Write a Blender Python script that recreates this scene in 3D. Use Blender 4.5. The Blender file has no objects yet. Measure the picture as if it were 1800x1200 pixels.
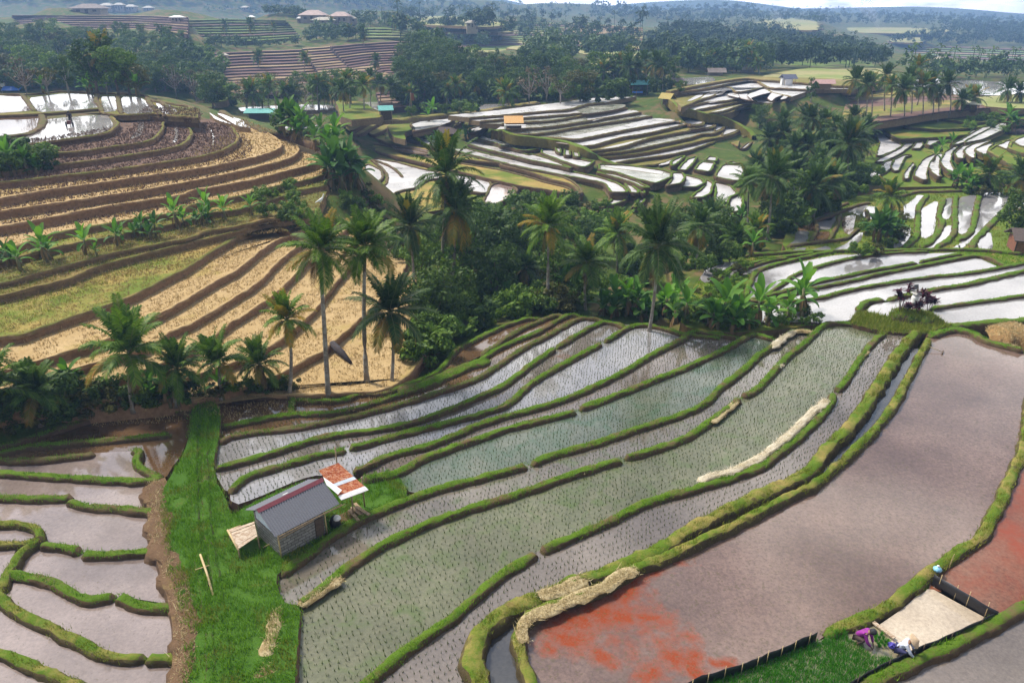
import bpy, bmesh, math, random
import numpy as np
from mathutils import Vector, Matrix, noise
from mathutils.bvhtree import BVHTree
random.seed(7); np.random.seed(7)
R = math.radians
SC = bpy.context.scene
COL = SC.collection

# ---------------------------------------------------------------- camera, sky, sun, exposure
CH, F, PITCH = 22.0, 1285.0, math.atan(588/1285)
cd = bpy.data.cameras.new('camera'); cam = bpy.data.objects.new('camera', cd); COL.objects.link(cam)
cd.sensor_width = 36; cd.lens = 36*F/1800; cd.clip_start = 0.5; cd.clip_end = 9000
cam.location = (0, 0, CH); cam.rotation_euler = (math.pi/2-PITCH, 0, 0); SC.camera = cam
SUN_EL, SUN_AZ = R(54), R(-58)           # azimuth from +Y, negative = to the left
W = bpy.data.worlds.new('World'); SC.world = W; W.use_nodes = True
def build_world():
    nt = W.node_tree; nt.nodes.clear(); N = nt.nodes.new; L = nt.links.new
    out = N('ShaderNodeOutputWorld'); bg = N('ShaderNodeBackground'); L(bg.outputs[0], out.inputs[0])
    sky = N('ShaderNodeTexSky'); sky.sky_type = 'NISHITA'; sky.sun_disc = False
    sky.sun_elevation = SUN_EL; sky.sun_rotation = SUN_AZ; sky.air_density = 1.2; sky.dust_density = 2.0
    bg.inputs[1].default_value = 0.12
    tc = N('ShaderNodeTexCoord'); sep = N('ShaderNodeSeparateXYZ'); L(tc.outputs['Generated'], sep.inputs[0])
    def M(op, a, b=None):
        m = N('ShaderNodeMath'); m.operation = op
        for i, x in enumerate((a, b)):
            if x is None: continue
            if isinstance(x, (int, float)): m.inputs[i].default_value = x
            else: L(x, m.inputs[i])
        return m.outputs[0]
    zz = M('ADD', M('MAXIMUM', sep.outputs[2], 0.0), 0.22)
    cx, cy = M('DIVIDE', sep.outputs[0], zz), M('DIVIDE', sep.outputs[1], zz)
    cmb = N('ShaderNodeCombineXYZ'); L(cx, cmb.inputs[0]); L(cy, cmb.inputs[1])
    n1 = N('ShaderNodeTexNoise'); n1.inputs['Scale'].default_value = 3.3; n1.inputs['Detail'].default_value = 7; n1.inputs['Roughness'].default_value = .58
    n1.inputs['Distortion'].default_value = .5
    L(cmb.outputs[0], n1.inputs['Vector'])
    rp = N('ShaderNodeValToRGB'); L(n1.outputs[0], rp.inputs[0])
    rp.color_ramp.elements[0].position = .44; rp.color_ramp.elements[1].position = .60
    # overcast veil: the lower the look, the more closed the cloud
    low = N('ShaderNodeMapRange'); L(sep.outputs[2], low.inputs[0]); low.inputs[1].default_value = .22; low.inputs[2].default_value = .5
    low.inputs[3].default_value = 1.0; low.inputs[4].default_value = .0
    fac = M('MINIMUM', M('ADD', M('MULTIPLY', rp.outputs[0], .8), M('MULTIPLY', low.outputs[0], .9)), 1.0)
    fac = M('MAXIMUM', fac, .06)
    # cloud brightness: brighter low ahead of the sun
    glow = N('ShaderNodeMapRange'); L(sep.outputs[1], glow.inputs[0]); glow.inputs[1].default_value = -.6; glow.inputs[2].default_value = 1
    glow.inputs[3].default_value = 3.0; glow.inputs[4].default_value = 15
    lowb = N('ShaderNodeMapRange'); L(sep.outputs[2], lowb.inputs[0]); lowb.inputs[1].default_value = .02; lowb.inputs[2].default_value = .55
    lowb.inputs[3].default_value = 1.5; lowb.inputs[4].default_value = .9
    n2 = N('ShaderNodeTexNoise'); n2.inputs['Scale'].default_value = 5.0; n2.inputs['Detail'].default_value = 5; L(cmb.outputs[0], n2.inputs['Vector'])
    vv = N('ShaderNodeMapRange'); L(n2.outputs[0], vv.inputs[0]); vv.inputs[1].default_value = .3; vv.inputs[2].default_value = .7; vv.inputs[3].default_value = .5; vv.inputs[4].default_value = 1.4
    br = M('MULTIPLY', M('MULTIPLY', glow.outputs[0], lowb.outputs[0]), vv.outputs[0])
    cc = N('ShaderNodeCombineXYZ'); L(M('MULTIPLY', br, 1.0), cc.inputs[0]); L(M('MULTIPLY', br, .975), cc.inputs[1]); L(M('MULTIPLY', br, .94), cc.inputs[2])
    mx = N('ShaderNodeMix'); mx.data_type = 'RGBA'; L(fac, mx.inputs[0]); L(sky.outputs[0], mx.inputs[6]); L(cc.outputs[0], mx.inputs[7])
    L(mx.outputs[2], bg.inputs[0])
build_world()
sl = bpy.data.lights.new('sun', 'SUN'); sl.energy = 4.2; sl.angle = R(10); sl.color = (1, .94, .84)
so = bpy.data.objects.new('sun', sl); COL.objects.link(so)
sd = Vector((math.sin(SUN_AZ)*math.cos(SUN_EL), math.cos(SUN_AZ)*math.cos(SUN_EL), math.sin(SUN_EL)))
so.rotation_euler = (-sd).to_track_quat('-Z', 'Y').to_euler()
SC.view_settings.view_transform = 'Standard'; SC.view_settings.look = 'None'
SC.view_settings.exposure = 0.38; SC.view_settings.gamma = 1.0

# ---------------------------------------------------------------- picture -> place
cp, sp_ = math.cos(PITCH), math.sin(PITCH)
def ray(u, v):
    x, y = (u-900)/F, (600-v)/F
    return Vector((x, cp+y*sp_, -sp_+y*cp))
def P(u, v, z):
    d = ray(u, v); t = (z-CH)/d.z
    return Vector((d.x*t, d.y*t, z))
def PD(u, v, D):
    d = ray(u, v); t = D/d.y
    return Vector((d.x*t, D, CH+d.z*t))
FR = dict(A1=(0,0,3),A2=(600,0,3),A3=(1200,0,3),A4=(0,400,3),A5=(600,400,3),A6=(1200,400,3),A7=(0,800,3),A8=(600,800,3),A9=(1200,800,3),
  B1=(0,150,60/11),B2=(300,150,60/11),B3=(0,300,60/11),B4=(300,300,60/11),B5=(600,160,60/11),B6=(880,160,60/11),B7=(1180,110,60/11),B8=(1470,110,60/11),
  C1=(1350,300,4),C2=(300,0,4),C3=(0,0,4),C4=(700,0,36/11),C5=(1250,0,36/11),C6=(450,330,3.2432),C7=(850,300,36/11),C8=(1250,160,4),H=(380,780,6),S=(1540,480,12),Q=(1440,1000,6))
def tr(k, *p):
    a, b, s = FR[k]; return [(a+x/s, b+y/s) for x, y in p]
def wl(px, z): return [P(u, v, z) for u, v in px]
def catmull(pts, step):
    if len(pts) < 3: q = pts
    else:
        q = []
        e = [pts[0]*2-pts[1]]+list(pts)+[pts[-1]*2-pts[-2]]
        for i in range(1, len(e)-2):
            a, b, c, d = e[i-1:i+3]
            n = max(2, int((c-b).length/step)+1); n = min(n, 40)
            for k in range(n):
                t = k/n
                q.append(.5*((2*b)+(c-a)*t+(2*a-5*b+4*c-d)*t*t+(3*b-a-3*c+d)*t**3))
        q.append(pts[-1].copy())
    return q
def chaikin(p, n=2, closed=True):
    for _ in range(n):
        q = []
        m = len(p)
        for i in range(m if closed else m-1):
            a, b = p[i], p[(i+1) % m]
            q += [a*.75+b*.25, a*.25+b*.75]
        if not closed: q = [p[0]]+q+[p[-1]]
        p = q
    return p
def nz(x, y, z=0.0, s=1.0): return noise.noise(Vector((x*s, y*s, z)))

# ---------------------------------------------------------------- materials
MATS = {}
class NB:
    def __init__(s, name):
        s.m = bpy.data.materials.new(name); s.m.use_nodes = True; s.t = s.m.node_tree; s.t.nodes.clear()
        s.out = s.t.nodes.new('ShaderNodeOutputMaterial'); s.b = s.t.nodes.new('ShaderNodeBsdfPrincipled')
        s.l(s.b.outputs[0], s.out.inputs[0]); MATS[name] = s.m
        s.tc = s.t.nodes.new('ShaderNodeTexCoord')
        s.co = s.tc.outputs['Object']
    def n(s, k): return s.t.nodes.new('ShaderNode'+k)
    def l(s, a, b): s.t.links.new(a, b)
    def set(s, k, v):
        i = s.b.inputs[k]
        if hasattr(v, 'is_linked') or hasattr(v, 'links'): s.l(v, i)
        else: i.default_value = v
        return s
    def noise(s, scale, detail=4, rough=.55, dist=0, co=None):
        n = s.n('TexNoise'); n.inputs['Scale'].default_value = scale; n.inputs['Detail'].default_value = detail
        n.inputs['Roughness'].default_value = rough; n.inputs['Distortion'].default_value = dist; s.l(co or s.co, n.inputs['Vector']); return n.outputs[0]
    def ramp(s, f, *st):
        r = s.n('ValToRGB'); s.l(f, r.inputs[0]); cr = r.color_ramp
        while len(cr.elements) < len(st): cr.elements.new(.5)
        for e, (p, c) in zip(cr.elements, st):
            e.position = p; e.color = (*c, 1) if len(c) == 3 else c
        return r.outputs[0]
    def mr(s, f, a, b, c=0, d=1):
        m = s.n('MapRange'); s.l(f, m.inputs[0])
        for i, x in enumerate((a, b, c, d)): m.inputs[i+1].default_value = x
        return m.outputs[0]
    def mix(s, f, a, b, mode='MIX'):
        m = s.n('Mix'); m.data_type = 'RGBA'; m.blend_type = mode
        for i, x in ((0, f), (6, a), (7, b)):
            if isinstance(x, (int, float)): m.inputs[i].default_value = x
            elif isinstance(x, tuple): m.inputs[i].default_value = (*x, 1)
            else: s.l(x, m.inputs[i])
        return m.outputs[2]
    def math(s, op, a, b=0.0):
        m = s.n('Math'); m.operation = op
        for i, x in enumerate((a, b)):
            if isinstance(x, (int, float)): m.inputs[i].default_value = x
            else: s.l(x, m.inputs[i])
        return m.outputs[0]
    def bump(s, h, st, dist=.05):
        b = s.n('Bump'); b.inputs['Strength'].default_value = st; b.inputs['Distance'].default_value = dist
        s.l(h, b.inputs['Height']); s.l(b.outputs[0], s.b.inputs['Normal']); return b.outputs[0]
    def map(s, sx, sy, sz, rz=0):
        m = s.n('Mapping'); m.inputs['Scale'].default_value = (sx, sy, sz); m.inputs['Rotation'].default_value = (0, 0, rz); s.l(s.co, m.inputs[0]); return m.outputs[0]
    def nzz(s):
        g = s.n('NewGeometry'); x = s.n('SeparateXYZ'); s.l(g.outputs['True Normal'], x.inputs[0]); return x.outputs[2]
    def island(s):
        g = s.n('NewGeometry'); return g.outputs['Random Per Island']
    def orand(s):
        g = s.n('ObjectInfo'); return g.outputs['Random']

def m_water(name, c1, c2, scale=.35, c3=None, thr=(.55, .62), scale3=.18, rough=.05, ior=1.8, bump=.03, fine=.5, spk=True, blobs=None, spt=.68, sps=9):
    b = NB(name)
    base = b.mix(b.mr(b.noise(scale, 6, .65), .3, .7), c1, c2)
    sp = b.math('MULTIPLY', b.mr(b.noise(6.5, 8, .75), .3, .75, 1-fine*.6, 1+fine*.5), b.mr(b.noise(.22, 3, .5), .3, .7, .78, 1.2))
    cc = b.n('CombineXYZ')
    for i in range(3): b.l(sp, cc.inputs[i])
    base = b.mix(1.0, base, cc.outputs[0], 'MULTIPLY')
    if c3:
        w = b.noise(scale3, 7, .62, .9)
        f = b.mr(w, thr[0], thr[1])
        f = b.math('MULTIPLY', f, b.mr(b.noise(2.6, 7, .75), .28, .6, .25, 1))
        base = b.mix(f, base, c3)
        b.set('Roughness', b.mr(f, 0, 1, rough, .22))
    else: b.set('Roughness', b.mr(b.noise(.4, 5, .6), .35, .65, rough*.45, rough*1.9))
    if blobs:   # drifts of orange scum lying where they float
        vm = b.n('VectorMath'); nn = b.n('TexNoise'); nn.inputs['Scale'].default_value = .55; nn.inputs['Detail'].default_value = 6; b.l(b.co, nn.inputs['Vector'])
        s2 = b.n('VectorMath'); s2.operation = 'MULTIPLY_ADD'; b.l(nn.outputs['Color'], s2.inputs[0]); s2.inputs[1].default_value = (3.4, 3.4, 0); s2.inputs[2].default_value = (-1.7, -1.7, 0)
        b.l(b.co, vm.inputs[0]); b.l(s2.outputs[0], vm.inputs[1]); acc = None
        for x, y, z, r in blobs:
            d = b.n('VectorMath'); d.operation = 'DISTANCE'; b.l(vm.outputs[0], d.inputs[0]); d.inputs[1].default_value = (x, y, z)
            f = b.mr(d.outputs['Value'], r*2.5, 0); acc = f if acc is None else b.math('MAXIMUM', acc, f)
        f = b.mr(b.math('ADD', acc, b.mr(b.noise(1.6, 10, .72), .2, .8, -.42, .42)), .22, .86)
        f = b.math('MULTIPLY', f, b.mr(b.noise(16, 4, .8), .25, .55, .45, 1))
        base = b.mix(f, base, (.235, .040, .008)); b.set('Roughness', b.mr(f, 0, 1, rough, .6)); b.set('Specular IOR Level', b.mr(f, 0, 1, .5, .06))
    if spk:   # floating scraps of straw and leaf
        dk = b.mr(b.noise(sps, 3, .55), spt, spt+.05)
        base = b.mix(b.math('MULTIPLY', dk, .6), base, (.10, .075, .035))
    b.set('Base Color', base); b.set('IOR', ior)
    b.bump(b.noise(2.2, 5, .6), bump, .08)
    return b.m
def m_plain(name, c, rough=.7, var=.25, scale=6, bump=.2, metal=0):
    b = NB(name); n = b.noise(scale, 6, .65)
    lo = tuple(x*(1-var) for x in c); hi = tuple(min(1, x*(1+var)) for x in c)
    b.set('Base Color', b.mix(b.mr(n, .3, .7), lo, hi)); b.set('Roughness', rough); b.set('Metallic', metal)
    if bump: b.bump(n, bump, .02)
    return b.m
def m_leaf(name, c1, c2, c3=None, rough=.45, trans=.25, tint=.25):
    b = NB(name)
    i = b.island()
    col = b.ramp(i, (0, c1), (.6, c2), (1, c3 or c2))
    col = b.mix(1.0, col, b.ramp(b.orand(), (0, (1-tint,)*3), (1, (1+tint, 1+tint*.8, 1-tint*.3))), 'MULTIPLY')
    b.set('Base Color', col); b.set('Roughness', max(rough, .55)); b.set('Specular IOR Level', .18)
    t = b.n('BsdfTranslucent'); b.l(b.mix(1.0, col, (1.25, 1.35, .6), 'MULTIPLY'), t.inputs[0])
    m = b.n('MixShader'); m.inputs[0].default_value = trans
    b.l(b.b.outputs[0], m.inputs[1]); b.l(t.outputs[0], m.inputs[2]); b.l(m.outputs[0], b.out.inputs[0])
    return b.m
def m_ground(name, g1, g2, earth, dry=None, side=(.075, .05, .03), scale=1.2, dthr=(.5, .62), fine=14, bumpst=.6, sidethr=(.52, .82)):
    """grass or stubble on flat faces, bare earth where the face is steep"""
    b = NB(name)
    col = b.mix(b.mr(b.noise(scale, 6, .7), .3, .7), g1, g2)
    col = b.mix(b.mr(b.noise(fine, 4, .7), .35, .75, 0, .45), col, tuple(x*.35 for x in g1))
    if dry: col = b.mix(b.mr(b.noise(scale*.45, 7, .7), *dthr), col, dry)
    sn = b.mix(b.mr(b.noise(3.0, 6, .7), .3, .7), side, tuple(x*2.0 for x in side))
    up = b.math('ADD', b.nzz(), b.mr(b.noise(2.0, 4, .6), .3, .7, -.18, .18))
    col = b.mix(b.mr(up, *sidethr), sn, col)
    b.set('Base Color', col); b.set('Roughness', .9); b.set('Specular IOR Level', .15)
    b.bump(b.noise(fine, 6, .75), bumpst, .12)
    return b.m
# muddy waters
MUD = m_water('mud_water', (.135, .11, .09), (.20, .165, .14), .25)
GREENW = m_water('algae_water', (.115, .125, .07), (.165, .16, .10), .5, (.085, .12, .035), (.5, .68), .9, rough=.2, ior=1.5)
GREENB = m_water('algae_blue_water', (.095, .12, .085), (.15, .155, .115), .5, (.05, .10, .05), (.48, .66), .45, rough=.14, ior=1.65)
BROWN = m_water('brown_water', (.10, .055, .025), (.16, .095, .05), .3, rough=.03, ior=2.0)
BIGW = m_water('ploughed_mud_water', (.125, .078, .06), (.205, .138, .108), .16, None, fine=.7, rough=.075, ior=1.75, spt=.585, sps=7, blobs=[(*P(u, v, .1), r) for u, v, r in ((1190,985,.35),(1150,1008,.5),(1105,1042,.75),(1062,1085,.85),(1010,1112,.85),(1100,1098,.8),(1145,1092,.6),(958,1135,.4),(1050,1165,.45),(1190,1152,.5),(1235,1172,.5),(1285,1168,.35),(1140,1185,.5))])
REDW = m_water('red_scum_water', (.17, .075, .042), (.20, .11, .07), .3, (.24, .045, .012), (.36, .62), .16, fine=.9, ior=1.5)
CREAM = m_water('cream_water', (.42, .34, .25), (.50, .42, .32), .4, rough=.12)
PINKW = m_water('left_mud_water', (.19, .145, .125), (.29, .23, .205), .3, fine=.5, ior=1.9, spt=.63)
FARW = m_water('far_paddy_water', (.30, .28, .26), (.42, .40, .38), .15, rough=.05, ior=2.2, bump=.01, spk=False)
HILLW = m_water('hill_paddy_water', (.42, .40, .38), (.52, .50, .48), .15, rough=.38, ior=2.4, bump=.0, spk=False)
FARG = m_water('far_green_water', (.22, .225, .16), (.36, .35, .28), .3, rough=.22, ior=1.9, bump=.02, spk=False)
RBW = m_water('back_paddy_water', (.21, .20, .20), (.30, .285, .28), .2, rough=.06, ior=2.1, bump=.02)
CANAL = m_water('canal_water', (.05, .05, .05), (.08, .075, .07), .6, rough=.06)
# grounds
BUND = m_ground('bund_grass', (.075, .15, .010), (.125, .205, .016), None, (.14, .095, .045), side=(.07, .046, .024), dthr=(.50, .64))
BUNDY = m_ground('bund_yellow_grass', (.075, .155, .010), (.14, .20, .016), None, (.26, .21, .06), side=(.06, .045, .02), dthr=(.45, .62))
BUNDB = m_ground('bund_brown', (.085, .10, .025), (.14, .13, .045), None, (.15, .10, .05), side=(.075, .045, .025), dthr=(.42, .6))
LAWN = m_ground('green_grass', (.045, .12, .010), (.085, .18, .018), None, (.17, .12, .05), side=(.06, .045, .025), dthr=(.6, .75), scale=.6)
GOLD = m_ground('golden_stubble', (.40, .27, .115), (.54, .39, .20), None, (.33, .25, .07), side=(.185, .11, .058), scale=.5, fine=5, dthr=(.55, .7), bumpst=.5)
GOLDG = m_ground('stubble_with_weeds', (.33, .24, .07), (.45, .32, .10), None, (.13, .17, .02), side=(.18, .11, .058), scale=.35, fine=5, dthr=(.42, .58))
SHELF = m_ground('weedy_terrace', (.12, .14, .025), (.20, .18, .04), None, (.28, .19, .07), side=(.15, .10, .05), scale=.4, dthr=(.5, .66))
PLOUGH = m_ground('ploughed_earth', (.14, .085, .06), (.22, .14, .105), None, (.09, .055, .035), side=(.17, .105, .065), scale=.9, fine=3.5, bumpst=1.0)
MIDT = m_ground('olive_terrace', (.17, .165, .035), (.26, .22, .065), None, (.28, .21, .09), side=(.12, .085, .045), scale=.3, fine=4)
MIDG = m_ground('green_terrace', (.10, .17, .015), (.16, .21, .025), None, (.22, .17, .04), side=(.10, .08, .02), scale=.3, fine=4, sidethr=(.25, .6))
FARB = m_ground('brown_far_terrace', (.15, .085, .07), (.21, .125, .10), None, (.24, .17, .10), side=(.045, .03, .03), scale=.12, fine=1.5)
FARY = m_ground('tan_far_terrace', (.30, .21, .12), (.38, .28, .16), None, (.2, .14, .08), side=(.06, .035, .025), scale=.12, fine=1.5)
FARGR = m_ground('green_far_terrace', (.12, .20, .03), (.19, .25, .05), None, (.2, .17, .1), side=(.05, .055, .02), scale=.1, fine=1.5)
FARL = m_ground('pale_far_field', (.30, .29, .12), (.42, .37, .17), None, (.2, .25, .06), side=(.1, .08, .04), scale=.06, fine=1.0)
SOIL = m_ground('jungle_floor', (.04, .08, .010), (.10, .135, .018), None, (.16, .11, .05), side=(.12, .08, .035), scale=.5, fine=2.2, dthr=(.48, .6), sidethr=(.2, .5))
EARTH = m_ground('bare_earth', (.13, .075, .04), (.20, .125, .07), None, (.24, .17, .07), side=(.08, .05, .03), scale=1.5, fine=8, dthr=(.55, .7))
SAND = m_ground('straw_heap', (.34, .21, .085), (.45, .29, .12), None, None, side=(.2, .12, .05), fine=16)
STRAWM = m_ground('cut_straw', (.46, .36, .19), (.60, .50, .30), None, (.33, .24, .11), side=(.3, .22, .1), fine=18, scale=3)
STRAWW = m_ground('pale_straw', (.60, .52, .38), (.72, .66, .52), None, (.45, .38, .22), side=(.35, .28, .17), fine=18, scale=3)

# ---------------------------------------------------------------- mesh helpers
TERR_V, TERR_F = [], []
def link_mesh(name, V, Fc, mats, fm=None, smooth=False, parent=None, loc=None):
    me = bpy.data.meshes.new(name); me.from_pydata([tuple(v) for v in V], [], Fc)
    for m in (mats if isinstance(mats, (list, tuple)) else [mats]): me.materials.append(m)
    if fm is not None: me.polygons.foreach_set('material_index', fm)
    if smooth: me.polygons.foreach_set('use_smooth', [True]*len(Fc))
    me.update()
    o = bpy.data.objects.new(name, me); COL.objects.link(o)
    if parent: o.parent = parent
    if loc is not None: o.location = loc
    return o
def struct(name, V, Fc, mats, fm=None, smooth=False, bvh=True, kind='structure'):
    o = link_mesh(name, V, Fc, mats, fm, smooth); o['kind'] = kind
    if bvh:
        k = len(TERR_V); TERR_V.extend(tuple(v) for v in V); TERR_F.extend(tuple(i+k for i in f) for f in Fc)
    return o
def organic(p, r=.13, seg=1.0, jit=.07):
    q = []; m = len(p)
    for i in range(m):
        a, c, e = p[i-1], p[i], p[(i+1) % m]
        q += [c.lerp(a, r), c.lerp(e, r)]
    o = []; m = len(q)
    for i in range(m):
        a, c = q[i], q[(i+1) % m]; n = min(30, int((c-a).length/seg)+1)
        for k in range(n):
            g = a.lerp(c, k/n); o.append(g+Vector((jit*nz(g.x, g.y, 1.3, .9), jit*1.6*nz(g.x, g.y, 7.7, .9), 0)))
    return o
def dilate(p, d):
    p = ccw(p); n = len(p); o = []
    for i, q in enumerate(p):
        t = p[(i+1) % n]-p[i-1]; t.z = 0
        o.append(q+(Vector((t.y, -t.x, 0)).normalized()*d if t.length > 1e-6 else Vector()))
    return o
CTRL = []                 # (x, y, z) of ground below everything
POLYS = []                # polygons the ground must stay under
def note(poly, drop):
    for p in poly[::max(1, len(poly)//24)]: CTRL.append((p.x, p.y, p.z-drop))
def ccw(p):
    a = sum(p[i].x*p[(i+1) % len(p)].y-p[(i+1) % len(p)].x*p[i].y for i in range(len(p)))
    return p if a > 0 else p[::-1]
def slab(name, poly, mat, side=None, depth=.8, drop=.9, flare=.12, bvh=True):
    """a level piece of ground or water with sides going down"""
    poly = ccw(poly); n = len(poly)
    V = [p.copy() for p in poly]
    c = sum(poly, Vector())/n
    for i, p in enumerate(poly):
        a, b = poly[i-1], poly[(i+1) % n]
        t = (b-a); t.z = 0
        o = Vector((t.y, -t.x, 0)).normalized()*flare if t.length > 1e-6 else Vector()
        V.append(p+o-Vector((0, 0, depth)))
    Fc = [list(range(n))]+[[i, n+i, n+(i+1) % n, (i+1) % n] for i in range(n)]
    note(poly, drop); POLYS.append((np.array([(p.x, p.y) for p in poly]), min(p.z for p in poly)-.35))
    return struct(name, V, Fc, [mat, side or mat], [0]+[1]*n, bvh=bvh)
GRASS = []                # (x, y, z, h, kind)
def sweep(name, pts, width, height, mat, step=.25, foot=.35, jit=.21, grass=0, gk=0, taper=True, seed=0, bvh=True, mats=None):
    """a bund: rounded bank along a line whose points are at the level of its foot"""
    q = catmull(pts, step); n = len(q)
    prof = [(-1.12, None), (-1, -.05), (-.88, .5), (-.68, .9), (-.25, 1.0), (.3, 1.0), (.7, .9), (.9, .5), (1, -.05), (1.12, None)]
    V, Fc = [], []; m = len(prof); s = 0
    for i, p in enumerate(q):
        t = q[min(i+1, n-1)]-q[max(i-1, 0)]; t.z = 0
        if t.length < 1e-6: t = Vector((1, 0, 0))
        t.normalize(); r = Vector((t.y, -t.x, 0))
        e = 1.0
        if taper:
            d = min(i, n-1-i)*step/(width*.35+1e-6); e = min(1, math.sqrt(min(1, d+.02)))
        for k, (x, h) in enumerate(prof):
            jw = 1+jit*2.2*nz(p.x+k*.0, p.y, seed+x*.7, 1.1)+jit*1.2*nz(p.x, p.y, seed+9+k, 3.0)
            jh = 1+jit*1.6*nz(p.x, p.y, seed+20+x, 1.3)+jit*1.2*nz(p.x, p.y, seed+40+k*1.7, 4.0)
            z = -foot if h is None else height*h*jh*e
            V.append(p+r*(x*width*.5*jw*(.35+.65*e))+Vector((0, 0, z)))
            if i and k: a = (i-1)*m+k-1; Fc.append([a, a+m, a+m+1, a+1])
        if grass and i:
            ln = (p-q[i-1]).length; c = ln*width*grass; c = int(c)+(random.random() < c-int(c))
            for _ in range(c):
                x = random.uniform(-.72, .72); g = p+r*(x*width*.5)-t*random.random()*ln
                
                if nz(g.x, g.y, 4.4, .8) > -.3 or gk > 1: GRASS.append((g.x, g.y, g.z+height*(1-abs(x)**3)*e*.92, gk))
    note(q, .6)
    return struct(name, V, Fc, mats or mat, None, True, bvh=bvh)
# ================================================================ NEAR PADDIES
def zland(v): return -.6+(v-700)/500*.9
BU = {}
BU['c1'] = tr('A6',(1240,548),(1160,640),(1080,760),(990,900),(880,1060),(760,1170))+tr('A9',(700,60),(560,150),(300,270),(100,370))+tr('A8',(1800,430),(1500,590),(1200,690),(950,800),(800,880),(715,985),(690,1100),(725,1200))+[(880,1300)]
BU['c2'] = tr('A6',(1300,590),(1250,680),(1160,850),(1060,1010),(920,1160))+tr('A9',(700,150),(500,250),(250,380))+tr('A8',(1800,500),(1560,600),(1370,700),(1100,800),(985,865),(935,960),(955,1080),(1000,1200))+[(965,1300)]
BU['a1'] = tr('A6',(1060,548),(1000,605),(930,700),(870,790),(815,855))
BU['a1b'] = tr('A6',(800,872),(770,940),(640,1080),(500,1190))+tr('A9',(400,60),(200,130),(0,190))+tr('A8',(1600,250),(1400,350),(1150,455),(1052,498))
BU['a1c'] = tr('A8',(1030,510),(950,560),(850,620),(720,730),(600,840),(400,980),(150,1180))+[(600,1240),(540,1300)]
BU['a2'] = tr('A6',(1020,545),(900,508),(775,503),(720,530),(640,610),(540,690),(400,840),(318,885))
BU['a2b'] = tr('A6',(300,900),(250,940),(130,1030),(0,1110))+tr('A8',(1600,-20),(1495,10))
BU['a2c'] = tr('A8',(1480,20),(1180,110),(900,210),(700,270),(450,360),(200,480),(0,610))+tr('A7',(1700,700),(1570,790))
BU['a3'] = tr('A6',(690,548),(590,543),(520,590),(460,630),(400,670),(330,740),(200,840),(120,920),(0,980))+tr('A5',(1550,1060),(1350,1130),(1100,1200))+tr('A8',(1005,42))
BU['a3b'] = tr('A8',(980,50),(800,100),(600,150),(400,210),(130,320),(0,390))+tr('A7',(1600,535),(1470,625))
BU['a4'] = tr('A6',(480,588),(400,563),(350,568),(200,650),(0,740))+tr('A5',(1500,860),(1258,953))
BU['a4b'] = tr('A5',(1240,965),(900,1050),(480,1195))+tr('A8',(300,85),(110,125))
BU['a5'] = tr('A6',(290,582),(190,563),(60,545))+tr('A5',(1790,590),(1650,660),(1500,750),(1300,850),(1090,930),(800,1010),(500,1130),(250,1200))+tr('H',(1600,228),(1440,272))
BU['a6'] = tr('A6',(200,585),(60,568))+tr('A5',(1800,560),(1680,525),(1540,515),(1392,598))
BU['a6b'] = tr('A5',(1372,608),(1200,700),(1000,820),(900,910),(800,960),(500,1040),(300,1090),(40,1160))
BU['a6c'] = tr('H',(1370,45),(1000,130),(700,220),(400,310),(250,385),(150,500))
BU['a7'] = tr('A5',(1500,527),(1450,505),(1370,498),(1250,560),(1135,628))
BU['a7b'] = tr('A5',(1125,635),(1000,720),(850,830),(700,900),(450,1000),(250,1050),(0,1085))+[(550,772),(467,798),(417,812),(377,822)]
BU['a8'] = tr('A5',(1400,500),(1330,478),(1250,480),(1100,560),(950,640),(800,740),(700,800),(400,900),(150,970),(0,1005))+[(550,745),(500,753),(417,763),(384,776)]
BU['a9'] = tr('A5',(1290,478),(1200,457),(1050,540),(900,600),(780,660),(700,720),(450,830),(230,900),(0,965))+[(550,725),(500,728),(433,740),(388,750)]
BU['a10'] = tr('A5',(1180,470),(1130,460),(1000,510),(900,560),(740,668))
BU['a11'] = tr('A5',(1050,480),(980,478),(850,520),(700,590),(600,650),(500,760),(330,830),(215,870),(100,875),(0,905))+[(560,704),(518,702)]
BU['a11b'] = [(516,697),(467,695),(400,700),(384,709)]
BU['a12'] = [(516,697),(513,710),(511,728)]
WZ = dict(c1=0, c2=.1, a1=0, a2=-.1, a3=-.2, a4=-.3, a5=-.4, a6=-.5, a7=-.6, a8=-.7, a9=-.8, a10=-.9, a11=-.9, a12=-.9)
def bline(k):
    z = WZ[k.rstrip('bc') if k not in WZ and k[-1] in 'bc' else k]
    w = wl(BU[k], z+.2)
    for p in w: p.z = z
    return w
BW = dict(c1=(.88, .46, BUNDY), c2=(.55, .36, BUNDY))
for i, k in enumerate(BU):
    w, h, m = BW.get(k, (.52, .27, BUND))
    if k in ('a8', 'a9', 'a10', 'a11', 'a11b', 'a12'): w, h, m = (.5, .25, BUNDB if k in ('a8','a10','a11b') else BUND)
    sweep('paddy_bund', bline(k), w, h, m, step=.22, grass=110 if k[0] == 'c' else 90, gk=1 if k[0] == 'c' else 0, seed=i*3.1)
def water(name, px, z, mat, n=2, **kw):
    return slab(name, organic(wl(px, z)), mat, kw.pop('side', EARTH), kw.pop('depth', .5), **kw)
def wp(name, px, z, mat):  return slab(name, organic(wl(px, z), .1), mat, EARTH, .5)
b = BU
wp('paddy_water', b['c1']+[(560,1330)]+b['a1c'][::-1]+b['a1b'][::-1]+b['a1'][::-1]+tr('A6',(1150,545)), 0, MUD)
wp('paddy_water', b['a1']+b['a1b']+b['a1c']+[(500,1330),(518,1200),(527,1077)]+b['a2c'][::-1]+b['a2b'][::-1]+b['a2'][::-1], -.1, GREENW)
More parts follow.
